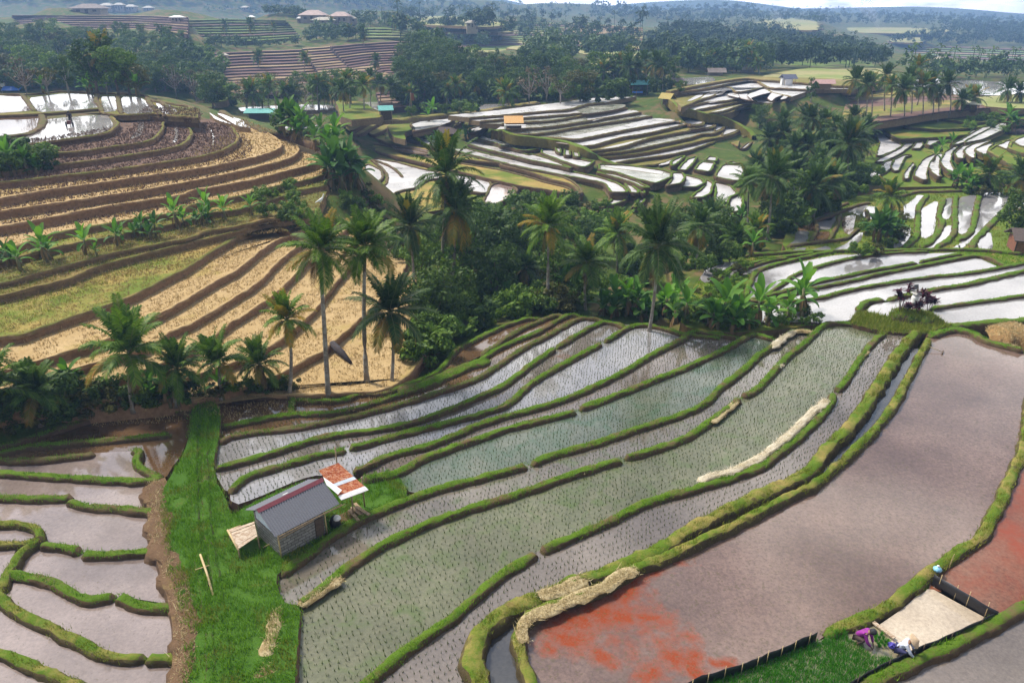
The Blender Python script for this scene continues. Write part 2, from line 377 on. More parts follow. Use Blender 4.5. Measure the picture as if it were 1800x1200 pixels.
wp('paddy_water', b['a2'][3:]+b['a2b']+b['a2c']+[(503,1060),(493,1045),(483,1012)]+b['a3b'][::-1]+b['a3'][::-1], -.2, m_water('near_mud_water', (.13,.11,.085), (.19,.165,.13), .5, (.09,.11,.04), (.52,.68), .8))
wp('paddy_water', b['a3'][2:]+b['a3b'][:3]+[(720,868),(698,834)]+b['a4b'][::-1]+b['a4'][::-1], -.3, GREENB)
wp('paddy_water', b['a4'][2:]+b['a4b']+[(632,840)]+b['a5'][::-1][2:], -.4, MUD)
wp('paddy_water', b['a5'][3:]+tr('H',(1500,330),(1000,330),(250,640),(160,600),(150,520))+b['a6c'][::-1]+b['a6b'][::-1]+b['a6'][2:][::-1], -.5, RBW)
wp('paddy_water', b['a6'][4:]+b['a6b']+b['a6c']+tr('A7',(1185,185),(1140,110),(1130,65))+b['a7b'][::-1]+b['a7'][2:][::-1], -.6, m_water('back_mud_water', (.125,.105,.09), (.19,.165,.145), .4, (.13,.06,.02), (.56,.66), .25, rough=.03, ior=2.1))
wp('paddy_water', b['a7'][2:]+b['a7b']+[(379,800),(384,778)]+b['a8'][1:][::-1], -.7, RBW)
wp('paddy_water', b['a8'][2:]+[(386,760)]+b['a9'][1:][::-1], -.8, BROWN)
wp('paddy_water', b['a9']+[(386,730),(383,708)]+b['a11b'][::-1]+b['a11'][::-1], -.9, BROWN)
wp('canal_water', [(1616,612)]+b['c1'][1:]+b['c2'][::-1][:-1], -.05, CANAL)
# terrace fronts and the green bank behind the back edge
sweep('paddy_bund', wl(tr('A5',(780,700),(600,760),(450,830),(300,870)), -.75), 1.0, .2, BUND, grass=70)
# the outer right: big ploughed paddy, red paddies, seedbed
ob = tr('A6',(1300,580),(1420,550),(1520,565),(1600,608),(1700,635),(1800,660))+[(1870,655),(1960,690)]
obr = [(1900,560),(1845,640),(1812,700),(1797,790)]+tr('A9',(1740,100),(1660,280),(1560,450),(1450,530),(1300,640),(1200,720),(1100,800),(900,900),(750,960))
sweep('paddy_bund', wl(ob[:6], .1), .7, .3, BUND, grass=90, seed=71)
sweep('paddy_bund', wl(obr[1:], .1), .62, .3, BUNDY, grass=90, gk=1, seed=72)
wp('paddy_water', b['c2']+[(1000,1330),(1120,1260),(1233,1206),(1353,1165),(1433,1128)]+obr[::-1][:-2]+[(1830,660)]+ob[:6][::-1], .1, BIGW)
wp('paddy_water', obr[1:11]+[(1650,1035),(1750,1085),(1800,1062),(1950,990),(2000,700)], .12, REDW)
lb = [(1450,1260),(1543,1200),(1600,1173),(1667,1140),(1733,1107),(1767,1090),(1800,1070),(1900,1020),(1990,950)]
sweep('paddy_bund', wl(lb, .15), .6, .32, BUND, grass=100, seed=73)
wp('paddy_water', lb+[(2000,1330),(1500,1330)], .14, MUD)
wp('seedbed_water', [(1545,1100),(1575,1078),(1630,1030),(1740,1090),(1745,1092),(1617,1152),(1550,1182),(1510,1205)], .16, CREAM)
wp('seedbed_ground', [(1233,1206),(1300,1184),(1433,1128),(1500,1106),(1547,1097),(1560,1120),(1585,1150),(1510,1205),(1450,1250),(1380,1300),(1200,1260)], .165, m_water('wet_seedbed', (.20,.17,.11), (.28,.25,.15), .9))
sweep('straw_heap', wl([(1735,588),(1790,594),(1850,600)], .15), 3.2, .7, SAND, step=.4)
# left block
LB = [
 ([(-170,830),(0,785),(33,777),(100,754),(167,734),(233,725),(300,721),(326,726),(338,738),(334,765)], -.9, BUNDB),
 ([(-170,850),(27,789),(100,780),(200,772),(300,762)], -.8, BUND),
 ([(-170,805),(0,808),(67,807),(133,801),(167,795)], -.7, BUNDB),
 (tr('A4',(690,1170),(730,1180))+tr('A7',(720,30),(745,65),(800,95),(850,125)), -.7, BUND),
 ([(-170,818),(0,830),(100,837),(200,843),(240,845),(270,843),(288,842)], -.6, BUND),
 ([(-170,868),(0,873),(67,875),(100,874),(127,871)], -.5, BUND),
 ([(117,880),(150,888),(233,895),(277,900),(292,903)], -.5, BUND),
 ([(-170,925),(0,920),(43,923),(65,931),(75,948)], -.4, BUNDY),
 ([(70,956),(110,960),(141,968)], -.4, BUND),
 ([(143,972),(200,973),(274,967),(294,965)], -.4, BUND),
 ([(-150,960),(0,955),(35,955),(62,950),(40,968),(24,990),(10,1010),(2,1040)], -.3, BUNDY),
 ([(10,1008),(30,1010),(67,1016),(93,1023),(127,1043),(157,1052),(203,1046)], -.3, BUND),
 ([(205,1047),(250,1063),(307,1068),(330,1066)], -.3, BUND),
 ([(-20,1030),(5,1055),(33,1077),(83,1100),(150,1133),(193,1152),(256,1154)], -.2, BUNDY),
 ([(255,1155),(300,1156),(338,1153)], -.2, BUNDY),
 ([(-120,1120),(0,1147),(50,1167),(100,1188),(160,1215),(250,1260)], -.1, BUNDY),
]
for i, (px, z, m) in enumerate(LB):
    w = wl(px, z+.2)
    for p in w: p.z = z
    sweep('paddy_bund', w, .52, .27, m, step=.22, grass=95, gk=1 if m is BUNDY else 0, seed=100+i*2.3)
rb = [(336,740),(328,780),(290,835),(268,868),(276,950),(302,1040),(316,1110),(312,1200),(310,1330)]
wp('paddy_water', LB[0][0]+[(330,775),(305,765)]+LB[1][0][::-1], -.9, BROWN)
wp('paddy_water', LB[1][0]+[(330,770),(318,800),(290,840),(262,845),(242,818),(230,795)]+LB[2][0][::-1], -.8, BROWN)
wp('paddy_water', LB[2][0]+[(235,792),(247,822),(270,833),(272,842)]+LB[4][0][::-1], -.7, PINKW)
wp('paddy_water', LB[4][0]+[(268,868),(270,895)]+LB[6][0][::-1]+LB[5][0][::-1], -.6, PINKW)
wp('paddy_water', LB[5][0]+LB[6][0]+[(272,900),(278,968)]+LB[9][0][::-1]+LB[8][0][::-1]+LB[7][0][::-1], -.5, PINKW)
wp('paddy_water', [(-150,925),(0,922),(60,932),(70,948),(0,956),(-150,962)], -.4, PINKW)
wp('paddy_water', [(70,958)]+LB[8][0]+LB[9][0]+[(300,1030),(310,1068)]+LB[12][0][::-1]+LB[11][0][::-1]+[(20,1000),(40,970)], -.4, PINKW)
wp('paddy_water', [(-150,962),(30,957),(20,985),(0,1015),(-150,1030)], -.3, PINKW)
wp('paddy_water', [(2,1010)]+LB[11][0]+LB[12][0]+[(316,1110),(317,1155)]+LB[14][0][::-1]+LB[13][0][::-1], -.3, PINKW)
wp('paddy_water', LB[13][0]+LB[14][0]+[(315,1200),(312,1290)]+LB[15][0][::-1]+[(-100,1080)], -.2, PINKW)
wp('paddy_water', LB[15][0]+[(260,1340),(-100,1340)], -.1, PINKW)
# green strip with the hut yard
land = [(343,706),(368,704),(384,712),(388,755),(376,800),(376,840),(396,872),(404,900),(412,905),(425,893),(480,866),(545,842),(600,846),(645,842),(697,832),(722,868),(690,884),(640,905),(560,955),(500,998),(483,1014),(494,1050),(505,1062),(530,1062),(524,1110),(518,1200),(512,1340),(300,1340),(326,1200),(330,1110),(312,1040),(296,1000),(288,940),(284,890),(286,860),(300,836),(322,800),(334,760)]
lw = chaikin([P(u, v, zland(v)+.06) for u, v in land], 1)
slab('grass_path', lw, LAWN, EARTH, .7, drop=.8)
LANDW = lw
er = [(262,850),(276,842),(294,838),(292,870),(296,940),(306,1000),(340,1035),(352,1085),(345,1150),(352,1215),(330,1330),(285,1330),(300,1200),(306,1110),(292,1040),(264,950),(256,870)]
slab('earth_bank', chaikin([P(u, v, zland(v)+.0) for u, v in er], 1), EARTH, EARTH, .5)
sweep('earth_bank', [P(u, v, zland(v)-.05) for u, v in [(268,850),(280,905),(285,960),(312,1020),(328,1080),(326,1150),(322,1230)]], .95, .16, EARTH, jit=.4, seed=5, grass=70, gk=2)
# ditch line down the green strip, straw strips
sweep('straw_strip', [P(u, v, zland(v)+.05) for u, v in tr('A7',(1460,820),(1445,900),(1425,990),(1400,1075))], .55, .08, STRAWM, jit=.3, grass=200, gk=2)
sweep('straw_strip', [P(u, v, zland(v)+.03) for u, v in tr('A7',(1440,1110),(1390,1160),(1340,1200))], .8, .07, EARTH, jit=.3, grass=60, gk=2)
def strawstrip(px, z, w, m, h=.035, g=260):
    ww = wl(px, z+.05)
    for p in ww: p.z = z-.02
    sweep('straw_strip', ww, w, h, m, jit=.3, grass=g, gk=3 if m is STRAWW else 2, foot=.05)
for off in (-.28, .30):
    w = [P(u, v, zland(v)) for u, v in ((352,720),(350,780),(352,850),(354,920),(360,975),(372,1040),(379,1090),(383,1140),(386,1230))]
    sweep('ditch_edge', [p+Vector((off, 0, 0)) for p in w], .42, .17, LAWN, jit=.3, grass=110, foot=.05, seed=off)
strawstrip(tr('A6',(760,905),(700,960),(640,1015),(560,1090),(440,1190))+tr('A9',(330,50),(250,85),(160,105),(90,135)), .24, .5, STRAWW, h=.12)
strawstrip(tr('A8',(1560,600),(1480,620),(1390,685),(1300,720),(1180,770),(1060,820),(985,860),(945,930),(960,980)), .5, .5, STRAWM)
strawstrip(tr('A8',(1290,635),(1180,690),(1040,730)), .5, .6, STRAWM)
strawstrip(tr('A7',(1800,640),(1700,700),(1580,785)), .16, .5, STRAWM)
strawstrip(tr('A6',(590,545),(530,580),(470,628)), .06, .5, STRAWW, h=.1)
strawstrip(tr('A6',(690,550),(630,542),(590,545)), .06, .4, STRAWM, h=.1)
strawstrip(tr('A6',(525,715),(500,730)), .16, .5, STRAWW)
strawstrip(tr('A6',(290,910),(230,960),(150,1020)), .16, .4, STRAWM, g=80)
strawstrip(tr('A6',(975,640),(930,690),(905,740)), .2, .35, STRAWM, g=80)
strawstrip(tr('A8',(1280,80),(1210,100)), .1, .4, STRAWM, g=80)

# ================================================================ BACK RIGHT PADDIES
rbase = [(1195,572),(1200,545),(1225,492),(1290,455),(1417,444),(1530,441),(1700,440),(1800,446),(2000,450),(2050,640),(1880,610),(1800,582),(1700,577),(1650,572),(1560,572),(1450,568),(1350,582),(1250,585)]
slab('paddy_bank', chaikin(wl(rbase, -.25), 1), MIDG, SOIL, 2.2, drop=1.6)
RW = [
 (tr('A6',(90,268),(130,205),(200,182),(300,178),(230,215),(180,240),(140,290),(110,290)), -.22),
 (tr('A6',(205,262),(280,222),(420,185),(560,160),(680,150),(560,178),(430,215),(330,250),(230,270)), -.21),
 (tr('A6',(340,378),(352,320),(395,243),(520,200),(800,145),(1010,135),(900,165),(740,205),(600,250),(540,290),(440,360)), -.20),
 (tr('A6',(440,360),(540,290),(600,258),(750,200),(1000,148),(1100,140),(1440,132),(1470,145),(1240,190),(1000,235),(800,275),(640,312),(500,352),(440,372)), -.18),
 (tr('A6',(430,400),(640,316),(800,280),(1000,240),(1240,192),(1460,148),(1500,165),(1450,178),(1200,220),(960,280),(720,330),(560,360)), -.16),
 (tr('A6',(480,400),(720,325),(960,280),(1200,225),(1450,180),(1560,160),(1660,205),(1640,215),(1500,245),(1300,270),(1100,297),(850,342),(740,372),(600,390)), -.14),
 (tr('A6',(60,470),(300,440),(450,415),(740,374),(850,345),(1100,300),(1300,270),(1500,247),(1700,215),(1950,165),(1950,215),(1800,238),(1650,272),(1500,307),(1280,345),(1080,388),(960,405),(920,440),(880,490),(760,500),(500,500),(100,490)), -.12),
 (tr('A6',(965,440),(1000,405),(1090,392),(1280,345),(1500,307),(1800,240),(1950,210),(1950,340),(1800,365),(1560,397),(1450,415),(1310,432),(1200,455),(1090,470),(1020,462)), -.08),
 (tr('A6',(1300,440),(1450,418),(1560,400),(1800,370),(1980,340),(1980,470),(1800,490),(1650,500),(1500,515),(1400,510)), -.04),
]
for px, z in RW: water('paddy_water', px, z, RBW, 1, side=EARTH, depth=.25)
RBN = [
 (tr('A6',(330,150),(480,140),(650,132),(1000,128),(1500,122),(1800,145)), -.2, .6),
 (tr('A6',(330,375),(350,310),(395,235),(520,192),(740,140),(800,135)), -.2, .6),
 (tr('A6',(190,270),(250,225),(400,185),(600,150),(700,140)), -.2, .6),
 (tr('A6',(270,262),(330,225),(450,185),(560,165)), -.2, .4),
 (tr('A6',(440,362),(540,293),(600,252),(740,205),(900,165),(1100,140),(1300,132)), -.18, .55),
 (tr('A6',(350,388),(500,352),(640,312),(800,275),(1000,232),(1235,190)), -.16, .6),
 (tr('A6',(1250,187),(1330,170),(1470,143)), -.16, .6),
 (tr('A6',(430,410),(600,345),(720,322),(930,278),(1000,258),(1200,220),(1450,168),(1560,155),(1640,178),(1710,212)), -.14, .6),
 (tr('A6',(40,450),(200,418),(370,395),(570,395),(740,373),(850,343),(1100,297),(1300,268),(1500,247),(1700,213),(1800,193),(1950,160)), -.12, .65),
 (tr('A6',(1080,388),(1280,342),(1500,305),(1650,270),(1800,237),(1950,205)), -.08, .8),
 (tr('A6',(925,440),(955,405),(1000,392),(1065,385)), -.08, .8),
 (tr('A6',(1310,432),(1450,415),(1530,402),(1800,366),(1960,335)), -.05, .65),
 (tr('A6',(1250,545),(1400,530),(1500,518),(1650,503),(1800,492),(1980,470)), 0, .9),
 (tr('A6',(1330,560),(1240,558),(1060,548)), 0, .8),
]
for i, (px, z, w) in enumerate(RBN): sweep('paddy_bund', wl(px, z), w*.85, .24, BUND, step=.4, grass=30, seed=200+i)
slab('shrine_mound', chaikin(wl(tr('A6',(880,490),(930,440),(1010,450),(1090,475),(1180,450),(1300,445),(1400,505),(1330,540),(1200,560),(1050,545),(900,510)), .22), 2), SHELF, BUNDB, .6)
sweep('shrine_mound', wl(tr('A6',(1085,470),(1150,480),(1230,485),(1330,500)), .15), 2.2, .55, LAWN, step=.4, jit=.2, grass=30)
# mid right low ponds
z0 = -1.3
slab('paddy_bank', chaikin(wl([(1372,440),(1385,400),(1430,375),(1500,345),(1560,338),(1620,333),(1800,326),(2000,320),(2050,455),(1800,449),(1700,442),(1530,444),(1417,447)], z0), 1), MIDG, SOIL, 2.0, drop=1.4)
QP = [tr('C1',(960,245),(1000,230),(1060,170),(1110,178),(1060,250),(1040,330),(1000,337),(965,330)),
 tr('C1',(1080,275),(1190,208),(1180,300),(1160,440),(1095,480),(1065,400)), tr('C1',(1240,210),(1290,188),(1282,300),(1255,348),(1217,312)),
 tr('C1',(1220,425),(1282,380),(1292,440),(1200,522),(1110,555),(1190,485)), tr('C1',(1355,188),(1460,168),(1440,300),(1410,420),(1350,452),(1340,300)),
 tr('C1',(1530,148),(1705,158),(1692,212),(1600,305),(1500,400),(1440,470),(1350,550),(1345,520),(1430,440),(1480,310)), tr('C1',(1760,178),(1900,130),(1900,240),(1740,300),(1670,300)),
 tr('C1',(1480,500),(1560,425),(1575,548),(1490,553)), tr('C1',(815,552),(900,515),(930,440),(1000,395),(985,480),(925,535)),
 tr('C1',(425,572),(560,515),(662,425),(645,492),(540,552)), tr('C1',(305,562),(420,530),(435,557)),
 tr('C1',(145,522),(192,495),(205,425),(285,425),(272,490),(180,548)), tr('C1',(320,350),(450,288),(482,310),(430,352)), tr('C1',(350,372),(420,340),(475,328),(430,412),(358,412)),
 tr('C1',(555,275),(610,238),(625,262),(580,295)), tr('C1',(665,315),(710,248),(760,255),(745,345)), tr('C1',(600,300),(640,262),(700,238),(660,290),(640,310)),
 tr('C1',(170,560),(260,540),(250,556)),tr('C1',(1300,552),(1340,520),(1345,553))]
for px in QP: slab('paddy_water', dilate(organic(wl(px, z0+.03)), .12), RBW, EARTH, .2)
for px in (tr('C1',(190,365),(260,340),(325,365),(335,420),(280,425),(195,420)), tr('C1',(520,325),(620,308),(600,400),(620,460),(540,440),(520,390)), tr('C1',(330,432),(440,425),(420,490),(310,515))): water('paddy_water', px, z0+.03, BROWN, 2, depth=.2)
for i, px in enumerate([tr('C1',(1120,180),(1060,260),(1050,400),(1040,470),(960,550)), tr('C1',(1235,205),(1200,320),(1225,380),(1150,500),(1080,545)), tr('C1',(1320,180),(1310,300),(1310,430),(1260,500),(1180,550)),
   tr('C1',(1500,145),(1470,240),(1440,400),(1390,470),(1330,500)), tr('C1',(1750,130),(1680,260),(1560,390),(1460,490),(1430,550)),
   tr('C1',(150,370),(200,340),(300,330),(420,290),(520,250),(570,235)), tr('C1',(330,365),(480,310),(600,260),(720,230)), tr('C1',(130,540),(300,520),(460,500),(560,480),(640,410)), tr('C1',(300,500),(340,430),(330,350)), tr('C1',(440,480),(480,400),(510,310)), tr('C1',(900,200),(1040,160),(1200,155),(1350,150),(1500,140),(1750,140)), tr('C1',(640,380),(700,340),(690,280)), tr('C1',(1660,300),(1740,290),(1830,240))]):
    sweep('paddy_bund', wl(px, z0), .75 if i < 5 else .5, .3, BUND if i < 5 else BUNDB, step=.5, grass=12, seed=230+i)
# ================================================================ TERRACED HILLS
def terraces(rims, back=None, lip=.16, riser=None, names='rice_terrace'):
    """rims from the lowest up: (picture line left to right, height, tread, lip). Every tread reaches back under the next one."""
    ws = []
    for r in rims:
        w = catmull(wl(r[0], r[1]), .8); 
        for p in w:
            k = nz(p.x, p.y, r[1]*7, .35)*.22+nz(p.x, p.y, r[1]*3, 1.2)*.10
            p.x += k*.4; p.y += k
        ws.append(w)
    if back: ws.append(catmull(wl(back[0], back[1]), 1.5))
    for k, r in enumerate(rims):
        if k+1 >= len(ws): break
        z = r[1]; up = [Vector((p.x, p.y+.15, z)) for p in ws[k+1]]
        zl = rims[k-1][1] if k else z-1.0
        slab(names, ws[k]+up[::-1], r[2], r[3] if len(r) > 3 and r[3] else r[2], (z-zl)+.4, drop=(z-zl)+.25, flare=.18)
        if lip: sweep('terrace_lip', [p-Vector((0, 0, .03)) for p in ws[k]], lip*2.2, lip*.75, (r[4] if len(r) > 4 else r[2]), step=.6, jit=.3, foot=.1, seed=k*1.7, bvh=False)
    return ws
X = lambda *a: list(a)
lo = [
 ([(-160,720),(0,712),(120,706),(220,700),(330,698),(420,692),(500,694),(600,690),(672,684),(720,655),(752,600),(748,540),(735,480)], -.62, GOLD),
 ([(330,705),(420,682),(493,656),(533,633),(567,615),(600,588),(640,552),(672,520),(700,490),(716,455)], -.1, GOLD),
 ([(100,715),(200,700),(300,672),(400,640),(470,610),(517,577),(560,535),(590,495),(625,455),(660,420)], .4, GOLD),
 ([(-160,735),(0,722),(100,705),(157,687),(207,667),(253,650),(350,607),(400,570),(433,550),(473,523),(515,485),(545,455),(585,420),(620,395)], .9, GOLD),
 ([(-160,700),(0,683),(33,680),(117,653),(187,632),(253,612),(300,583),(333,570),(367,550),(417,520),(460,490),(480,467),(512,441),(560,405)], 1.4, GOLD),
 ([(-160,670),(0,653),(40,642),(87,628),(133,613),(170,603),(250,567),(300,541),(333,522),(383,492),(417,473),(457,441),(487,422),(517,412),(545,398)], 1.95, GOLD),
 ([(-160,610),(20,592),(50,584),(100,566),(155,548),(215,527),(262,505)]+tr('B4',(0,1010),(150,935),(400,770),(620,640),(690,575),(900,500),(960,530),(1130,580)), 2.5, GOLDG, None, SHELF),
]
upz = [3.05, 3.45, 3.95, 4.45, 5.2, 5.9, 6.6, 7.2, 7.7, 8.2, 8.8]
up = [
 ([(-160,545),(0,520),(60,505)]+tr('B3',(640,1040),(900,930),(1300,820),(1800,700))+tr('B4',(200,690),(400,640),(520,612),(700,560),(900,490)), upz[0], SHELF, None, SHELF),
 ([(-160,520)]+tr('B3',(0,1075),(400,975),(850,850),(1200,765),(1800,648))+tr('B4',(300,588),(480,560),(700,520),(900,470),(1150,440),(1400,380)), upz[1], SHELF, None, SHELF),
 ([(-160,490)]+tr('B3',(0,870),(500,745),(800,680),(1050,640),(1300,580),(1700,500))+tr('B4',(300,420),(600,380),(900,300),(1200,200),(1500,140)), upz[2], GOLDG, None, SHELF),
 ([(-160,465)]+tr('B3',(0,760),(280,680),(550,600),(830,550),(1100,500),(1300,462),(1700,400))+tr('B4',(200,330),(450,290),(700,235),(950,165),(1130,125),(1300,90),(1490,25),(1560,-40),(1560,-90)), upz[3], GOLD, None, SHELF),
 ([(-160,420)]+tr('B3',(0,535),(500,445),(900,365),(1400,285),(1700,240))+tr('B2',(250,1000),(450,970),(800,900),(1100,825),(1300,772),(1415,722),(1425,640),(1300,560),(1150,500)), upz[4], GOLD),
 ([(-160,397)]+tr('B3',(0,390),(500,318),(900,258),(1300,198),(1780,112))+tr('B2',(400,880),(800,790),(1100,710),(1220,640),(1205,580),(1110,515),(950,455)), upz[5], GOLD),
 ([(-160,368)]+tr('B1',(0,1085),(370,1020),(900,945),(1400,870),(1790,817))+tr('B2',(500,755),(800,690),(980,630),(1050,585),(1020,520),(910,450),(790,415)), upz[6], GOLD),
 ([(-160,330)]+tr('B1',(0,930),(300,905),(580,870),(1100,810),(1500,750),(1790,707))+tr('B2',(300,680),(500,620),(615,550),(640,490),(590,410),(500,360),(400,322)), upz[7], PLOUGH, None, SHELF),
 ([(-160,305)]+tr('B1',(0,830),(460,770),(900,720),(1300,660),(1600,610),(1740,570),(1810,510),(1830,450),(1780,370),(1720,305)), upz[8], PLOUGH, None, SHELF),
 ([(-160,283)]+tr('B1',(0,690),(230,662),(700,640),(1000,600),(1400,540),(1520,470),(1565,380),(1555,290)), upz[9], PLOUGH, None, SHELF),
 ([(-160,268)]+tr('B1',(0,597),(500,537),(960,470),(1090,415),(1130,365),(1060,288),(1020,272)), upz[10], BUNDB, None, SHELF),
 ([(-160,204)]+tr('B1',(0,290),(350,275),(500,267),(940,228),(985,258),(1170,285),(1500,275),(1650,292),(1800,300),(1900,310)), 9.1, SHELF, None, SHELF),
]
terraces(lo+up, back=([(-160,162),(0,165)]+tr('B1',(300,93),(600,68),(900,78),(1000,83),(1100,92),(1350,98),(1450,148),(1560,143),(1800,208),(1900,225)), 9.1))
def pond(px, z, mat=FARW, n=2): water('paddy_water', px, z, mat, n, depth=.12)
zt = 9.13
pond(tr('B1',(-700,110),(0,98),(200,97),(260,170),(305,243),(0,265),(-700,290)), zt, m_water('brown_far_water', (.11,.06,.035),(.17,.10,.06), .3, rough=.03, ior=1.8))
pond(tr('B1',(275,122),(450,100),(620,77),(890,87),(915,130),(905,170),(940,213),(700,238),(345,260)), zt)
pond(tr('B1',(965,110),(1115,110),(1122,245),(988,260)), zt); pond(tr('B1',(1160,112),(1330,115),(1400,150),(1490,258),(1180,278)), zt)
pond(tr('B1',(1490,165),(1525,165),(1650,285),(1560,288)), zt); pond(tr('B1',(1540,160),(1600,165),(1700,250),(1660,262)), zt)
for px in (tr('B1',(215,95),(270,170),(330,250)), tr('B1',(935,90),(925,150),(955,200),(985,255)), tr('B1',(1130,100),(1140,180),(1165,275)), tr('B1',(1420,150),(1480,230),(1540,280)), tr('B1',(1520,150),(1600,210),(1680,280)), tr('B1',(-300,80),(0,90),(300,95),(600,70),(900,80),(1350,100),(1450,150),(1800,210))):
    sweep('paddy_bund', wl(px, 9.1), .7, .25, BUNDB, step=.6)
pond(tr('B1',(-700,340),(0,318),(340,288),(372,320),(350,400),(280,450),(0,493),(-700,560)), 8.86, m_water('brown_far_water', (.11,.06,.035),(.17,.10,.06), .3, rough=.03, ior=1.8))
sweep('paddy_bund', wl(tr('B1',(-700,600),(0,515),(250,485),(370,430),(420,360),(400,300),(370,285)), 8.8), .9, .3, BUNDB, step=.6)
pond(tr('B1',(-700,690),(0,590),(0,530),(200,512),(390,440),(440,330),(600,310),(1030,280),(1085,370),(1075,408),(960,458),(500,528)), 8.84)
for px, z in ((tr('B1',(1310,310),(1370,305),(1380,400),(1350,480),(1240,520),(1310,440),(1325,380)), 8.24), (tr('B1',(1650,330),(1680,330),(1700,420),(1715,480),(1690,545),(1650,550),(1680,480),(1670,400)), 7.74), (tr('B2',(365,410),(400,440),(420,500),(405,575),(395,570),(405,500),(385,440)), 7.24)): pond(px, z, FARW, 1)
for px, z in ((tr('B2',(440,268),(495,275),(640,335),(780,410),(640,390),(540,330)), 7.3), (tr('B2',(365,258),(430,300),(590,375),(480,345),(420,320)), 7.6), (tr('B2',(590,303),(690,332),(712,368),(650,345)), 7.0)):
    water('paddy_water', px, z, FARW, 1, side=SHELF, depth=1.0, drop=1.1)
sweep('paddy_bund', wl(tr('B2',(480,262),(600,330),(800,415),(900,470),(1120,490),(1330,560),(1640,650)), 6.3), 1.2, .5, BUNDB, step=1)

# ---- middle hill
zm_t = [(150,4.6),(170,3.9),(190,3.2),(210,2.3),(230,1.3),(250,.3),(280,-.9),(300,-1.7),(330,-2.7),(360,-3.6),(400,-4.5)]
def zm(v):
    for (a, x), (b_, y) in zip(zm_t, zm_t[1:]):
        if v <= b_: return x+(y-x)*(max(v, a)-a)/(b_-a)
    return -4.5
S6 = lambda *p: tr('B6', *p)
S7 = lambda *p: tr('B7', *p)
kr = [
 (S6((1200,725),(1400,712),(1560,690),(1750,605))+S7((250,850),(420,800),(560,770),(590,775),(640,800)), MIDT),
 (S6((1100,690),(1300,655),(1600,615),(1800,572))+S7((300,800),(480,735),(590,700),(700,660),(720,640),(690,610)), MIDT),
 (S6((960,640),(1300,603),(1500,570),(1800,508))+S7((310,745),(490,712),(600,680),(652,640),(640,610),(560,555)), MIDT),
 (S6((920,605),(1200,578),(1450,527),(1800,452))+S7((280,690),(400,680),(490,640),(510,600),(470,540),(430,500)), MIDT),
 (S6((860,575),(1150,538),(1430,453),(1800,383))+S7((240,640),(340,632),(412,615),(415,575),(370,510),(310,470)), MIDT),
 (S6((780,530),(900,518),(1150,448),(1400,408),(1790,320))+S7((180,605),(295,598),(312,560),(280,500),(220,455)), MIDT),
 (S6((440,445),(700,462),(800,453),(1100,393),(1400,338),(1690,288),(1722,300)), MIDT),
 (S6((150,415),(400,405),(700,353),(1000,308),(1300,263),(1455,240)), MIDT),
 (S6((-50,375),(250,358),(500,340),(830,288),(1100,243),(1350,203)), MIDT),
 (S6((0,318),(220,300),(500,283),(800,233),(1050,193),(1220,163)), MIDT),
 (S6((-200,290),(180,262),(500,238),(780,213)), MIDT),
 (S6((-300,255),(0,235),(430,195),(650,178),(830,128),(1000,112)), MIDT),
]
KM = [MIDT, HILLW, MIDT, FARG, MIDT, HILLW, FARG, FARG, HILLW, FARG, HILLW, HILLW]
kz = [-2.3,-1.75,-1.2,-.65,-.1,.45,1.0,1.5,2.0,2.45,2.85,3.3]
kw = terraces([(p, z, m, MIDT, SHELF) for (p, _), z, m in zip(kr, kz, KM)], back=(S6((-500,235),(0,183),(500,120),(650,103),(900,70),(1300,50)), 3.3), lip=.2)
# the water standing on those treads
for px, z, m in [
 (S6((0,185),(500,120),(650,105),(690,150),(640,172),(430,188),(0,228)), 3.33, HILLW), (S6((-300,240),(0,235),(430,198),(640,184),(650,205),(490,225),(200,255),(-250,285)), 2.88, HILLW),
 (S6((700,180),(840,140),(960,125),(1200,130),(1190,155),(1040,190),(800,222)), 2.86, FARG), (S6((880,290),(1000,260),(1220,180),(1330,195),(1100,240),(890,282)), 2.04, HILLW), (S6((250,350),(500,330),(830,285),(830,240),(500,290),(230,310)), 2.03, FARG),
 (S6((400,400),(700,345),(1000,300),(1340,240),(1300,255),(1000,303),(700,350)), 1.54, FARG),
 (S6((560,440),(800,410),(1100,350),(1450,260),(1600,265),(1700,288),(1400,335),(1100,388),(800,450),(700,458)), 1.05, HILLW), (S6((180,418),(400,410),(700,360),(1000,318),(1100,345),(800,405),(560,437),(440,440)), 1.03, FARG),
 (S6((500,490),(740,505),(800,495),(1150,420),(1700,300),(1790,315),(1400,402),(1150,442),(900,512),(780,525)), .5, HILLW),
 (S6((900,570),(1100,520),(1400,450),(1430,452),(1150,532)), -.07, HILLW), (S6((1500,715),(1640,650),(1750,615),(1720,650),(1600,700)), -2.27, HILLW), 
 (S7((20,460),(200,455),(280,510),(300,560),(290,590),(180,600),(80,560),(20,520)), .5, HILLW), (S7((215,470),(310,480),(370,520),(405,575),(400,610),(330,630),(170,650),(310,605),(320,560),(290,510)), -.06, HILLW),
 (S7((330,490),(430,510),(470,560),(500,600),(490,632),(420,660),(425,600),(400,540)), -.6, HILLW), (S7((470,530),(560,560),(640,615),(648,640),(600,670),(490,700),(520,620),(500,580)), -1.15, HILLW), (S7((590,580),(690,620),(712,650),(590,695),(660,650),(655,620)), -1.7, HILLW), (S7((700,625),(780,660),(760,690),(690,720),(720,680)), -2.2, HILLW),
 (S7((660,830),(800,720),(830,700),(740,800),(700,830)), -2.7, HILLW)]:
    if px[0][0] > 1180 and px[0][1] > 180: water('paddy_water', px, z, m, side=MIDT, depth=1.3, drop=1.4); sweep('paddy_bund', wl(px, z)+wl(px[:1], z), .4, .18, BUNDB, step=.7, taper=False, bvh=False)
    else: pond(px, z, m, 1)
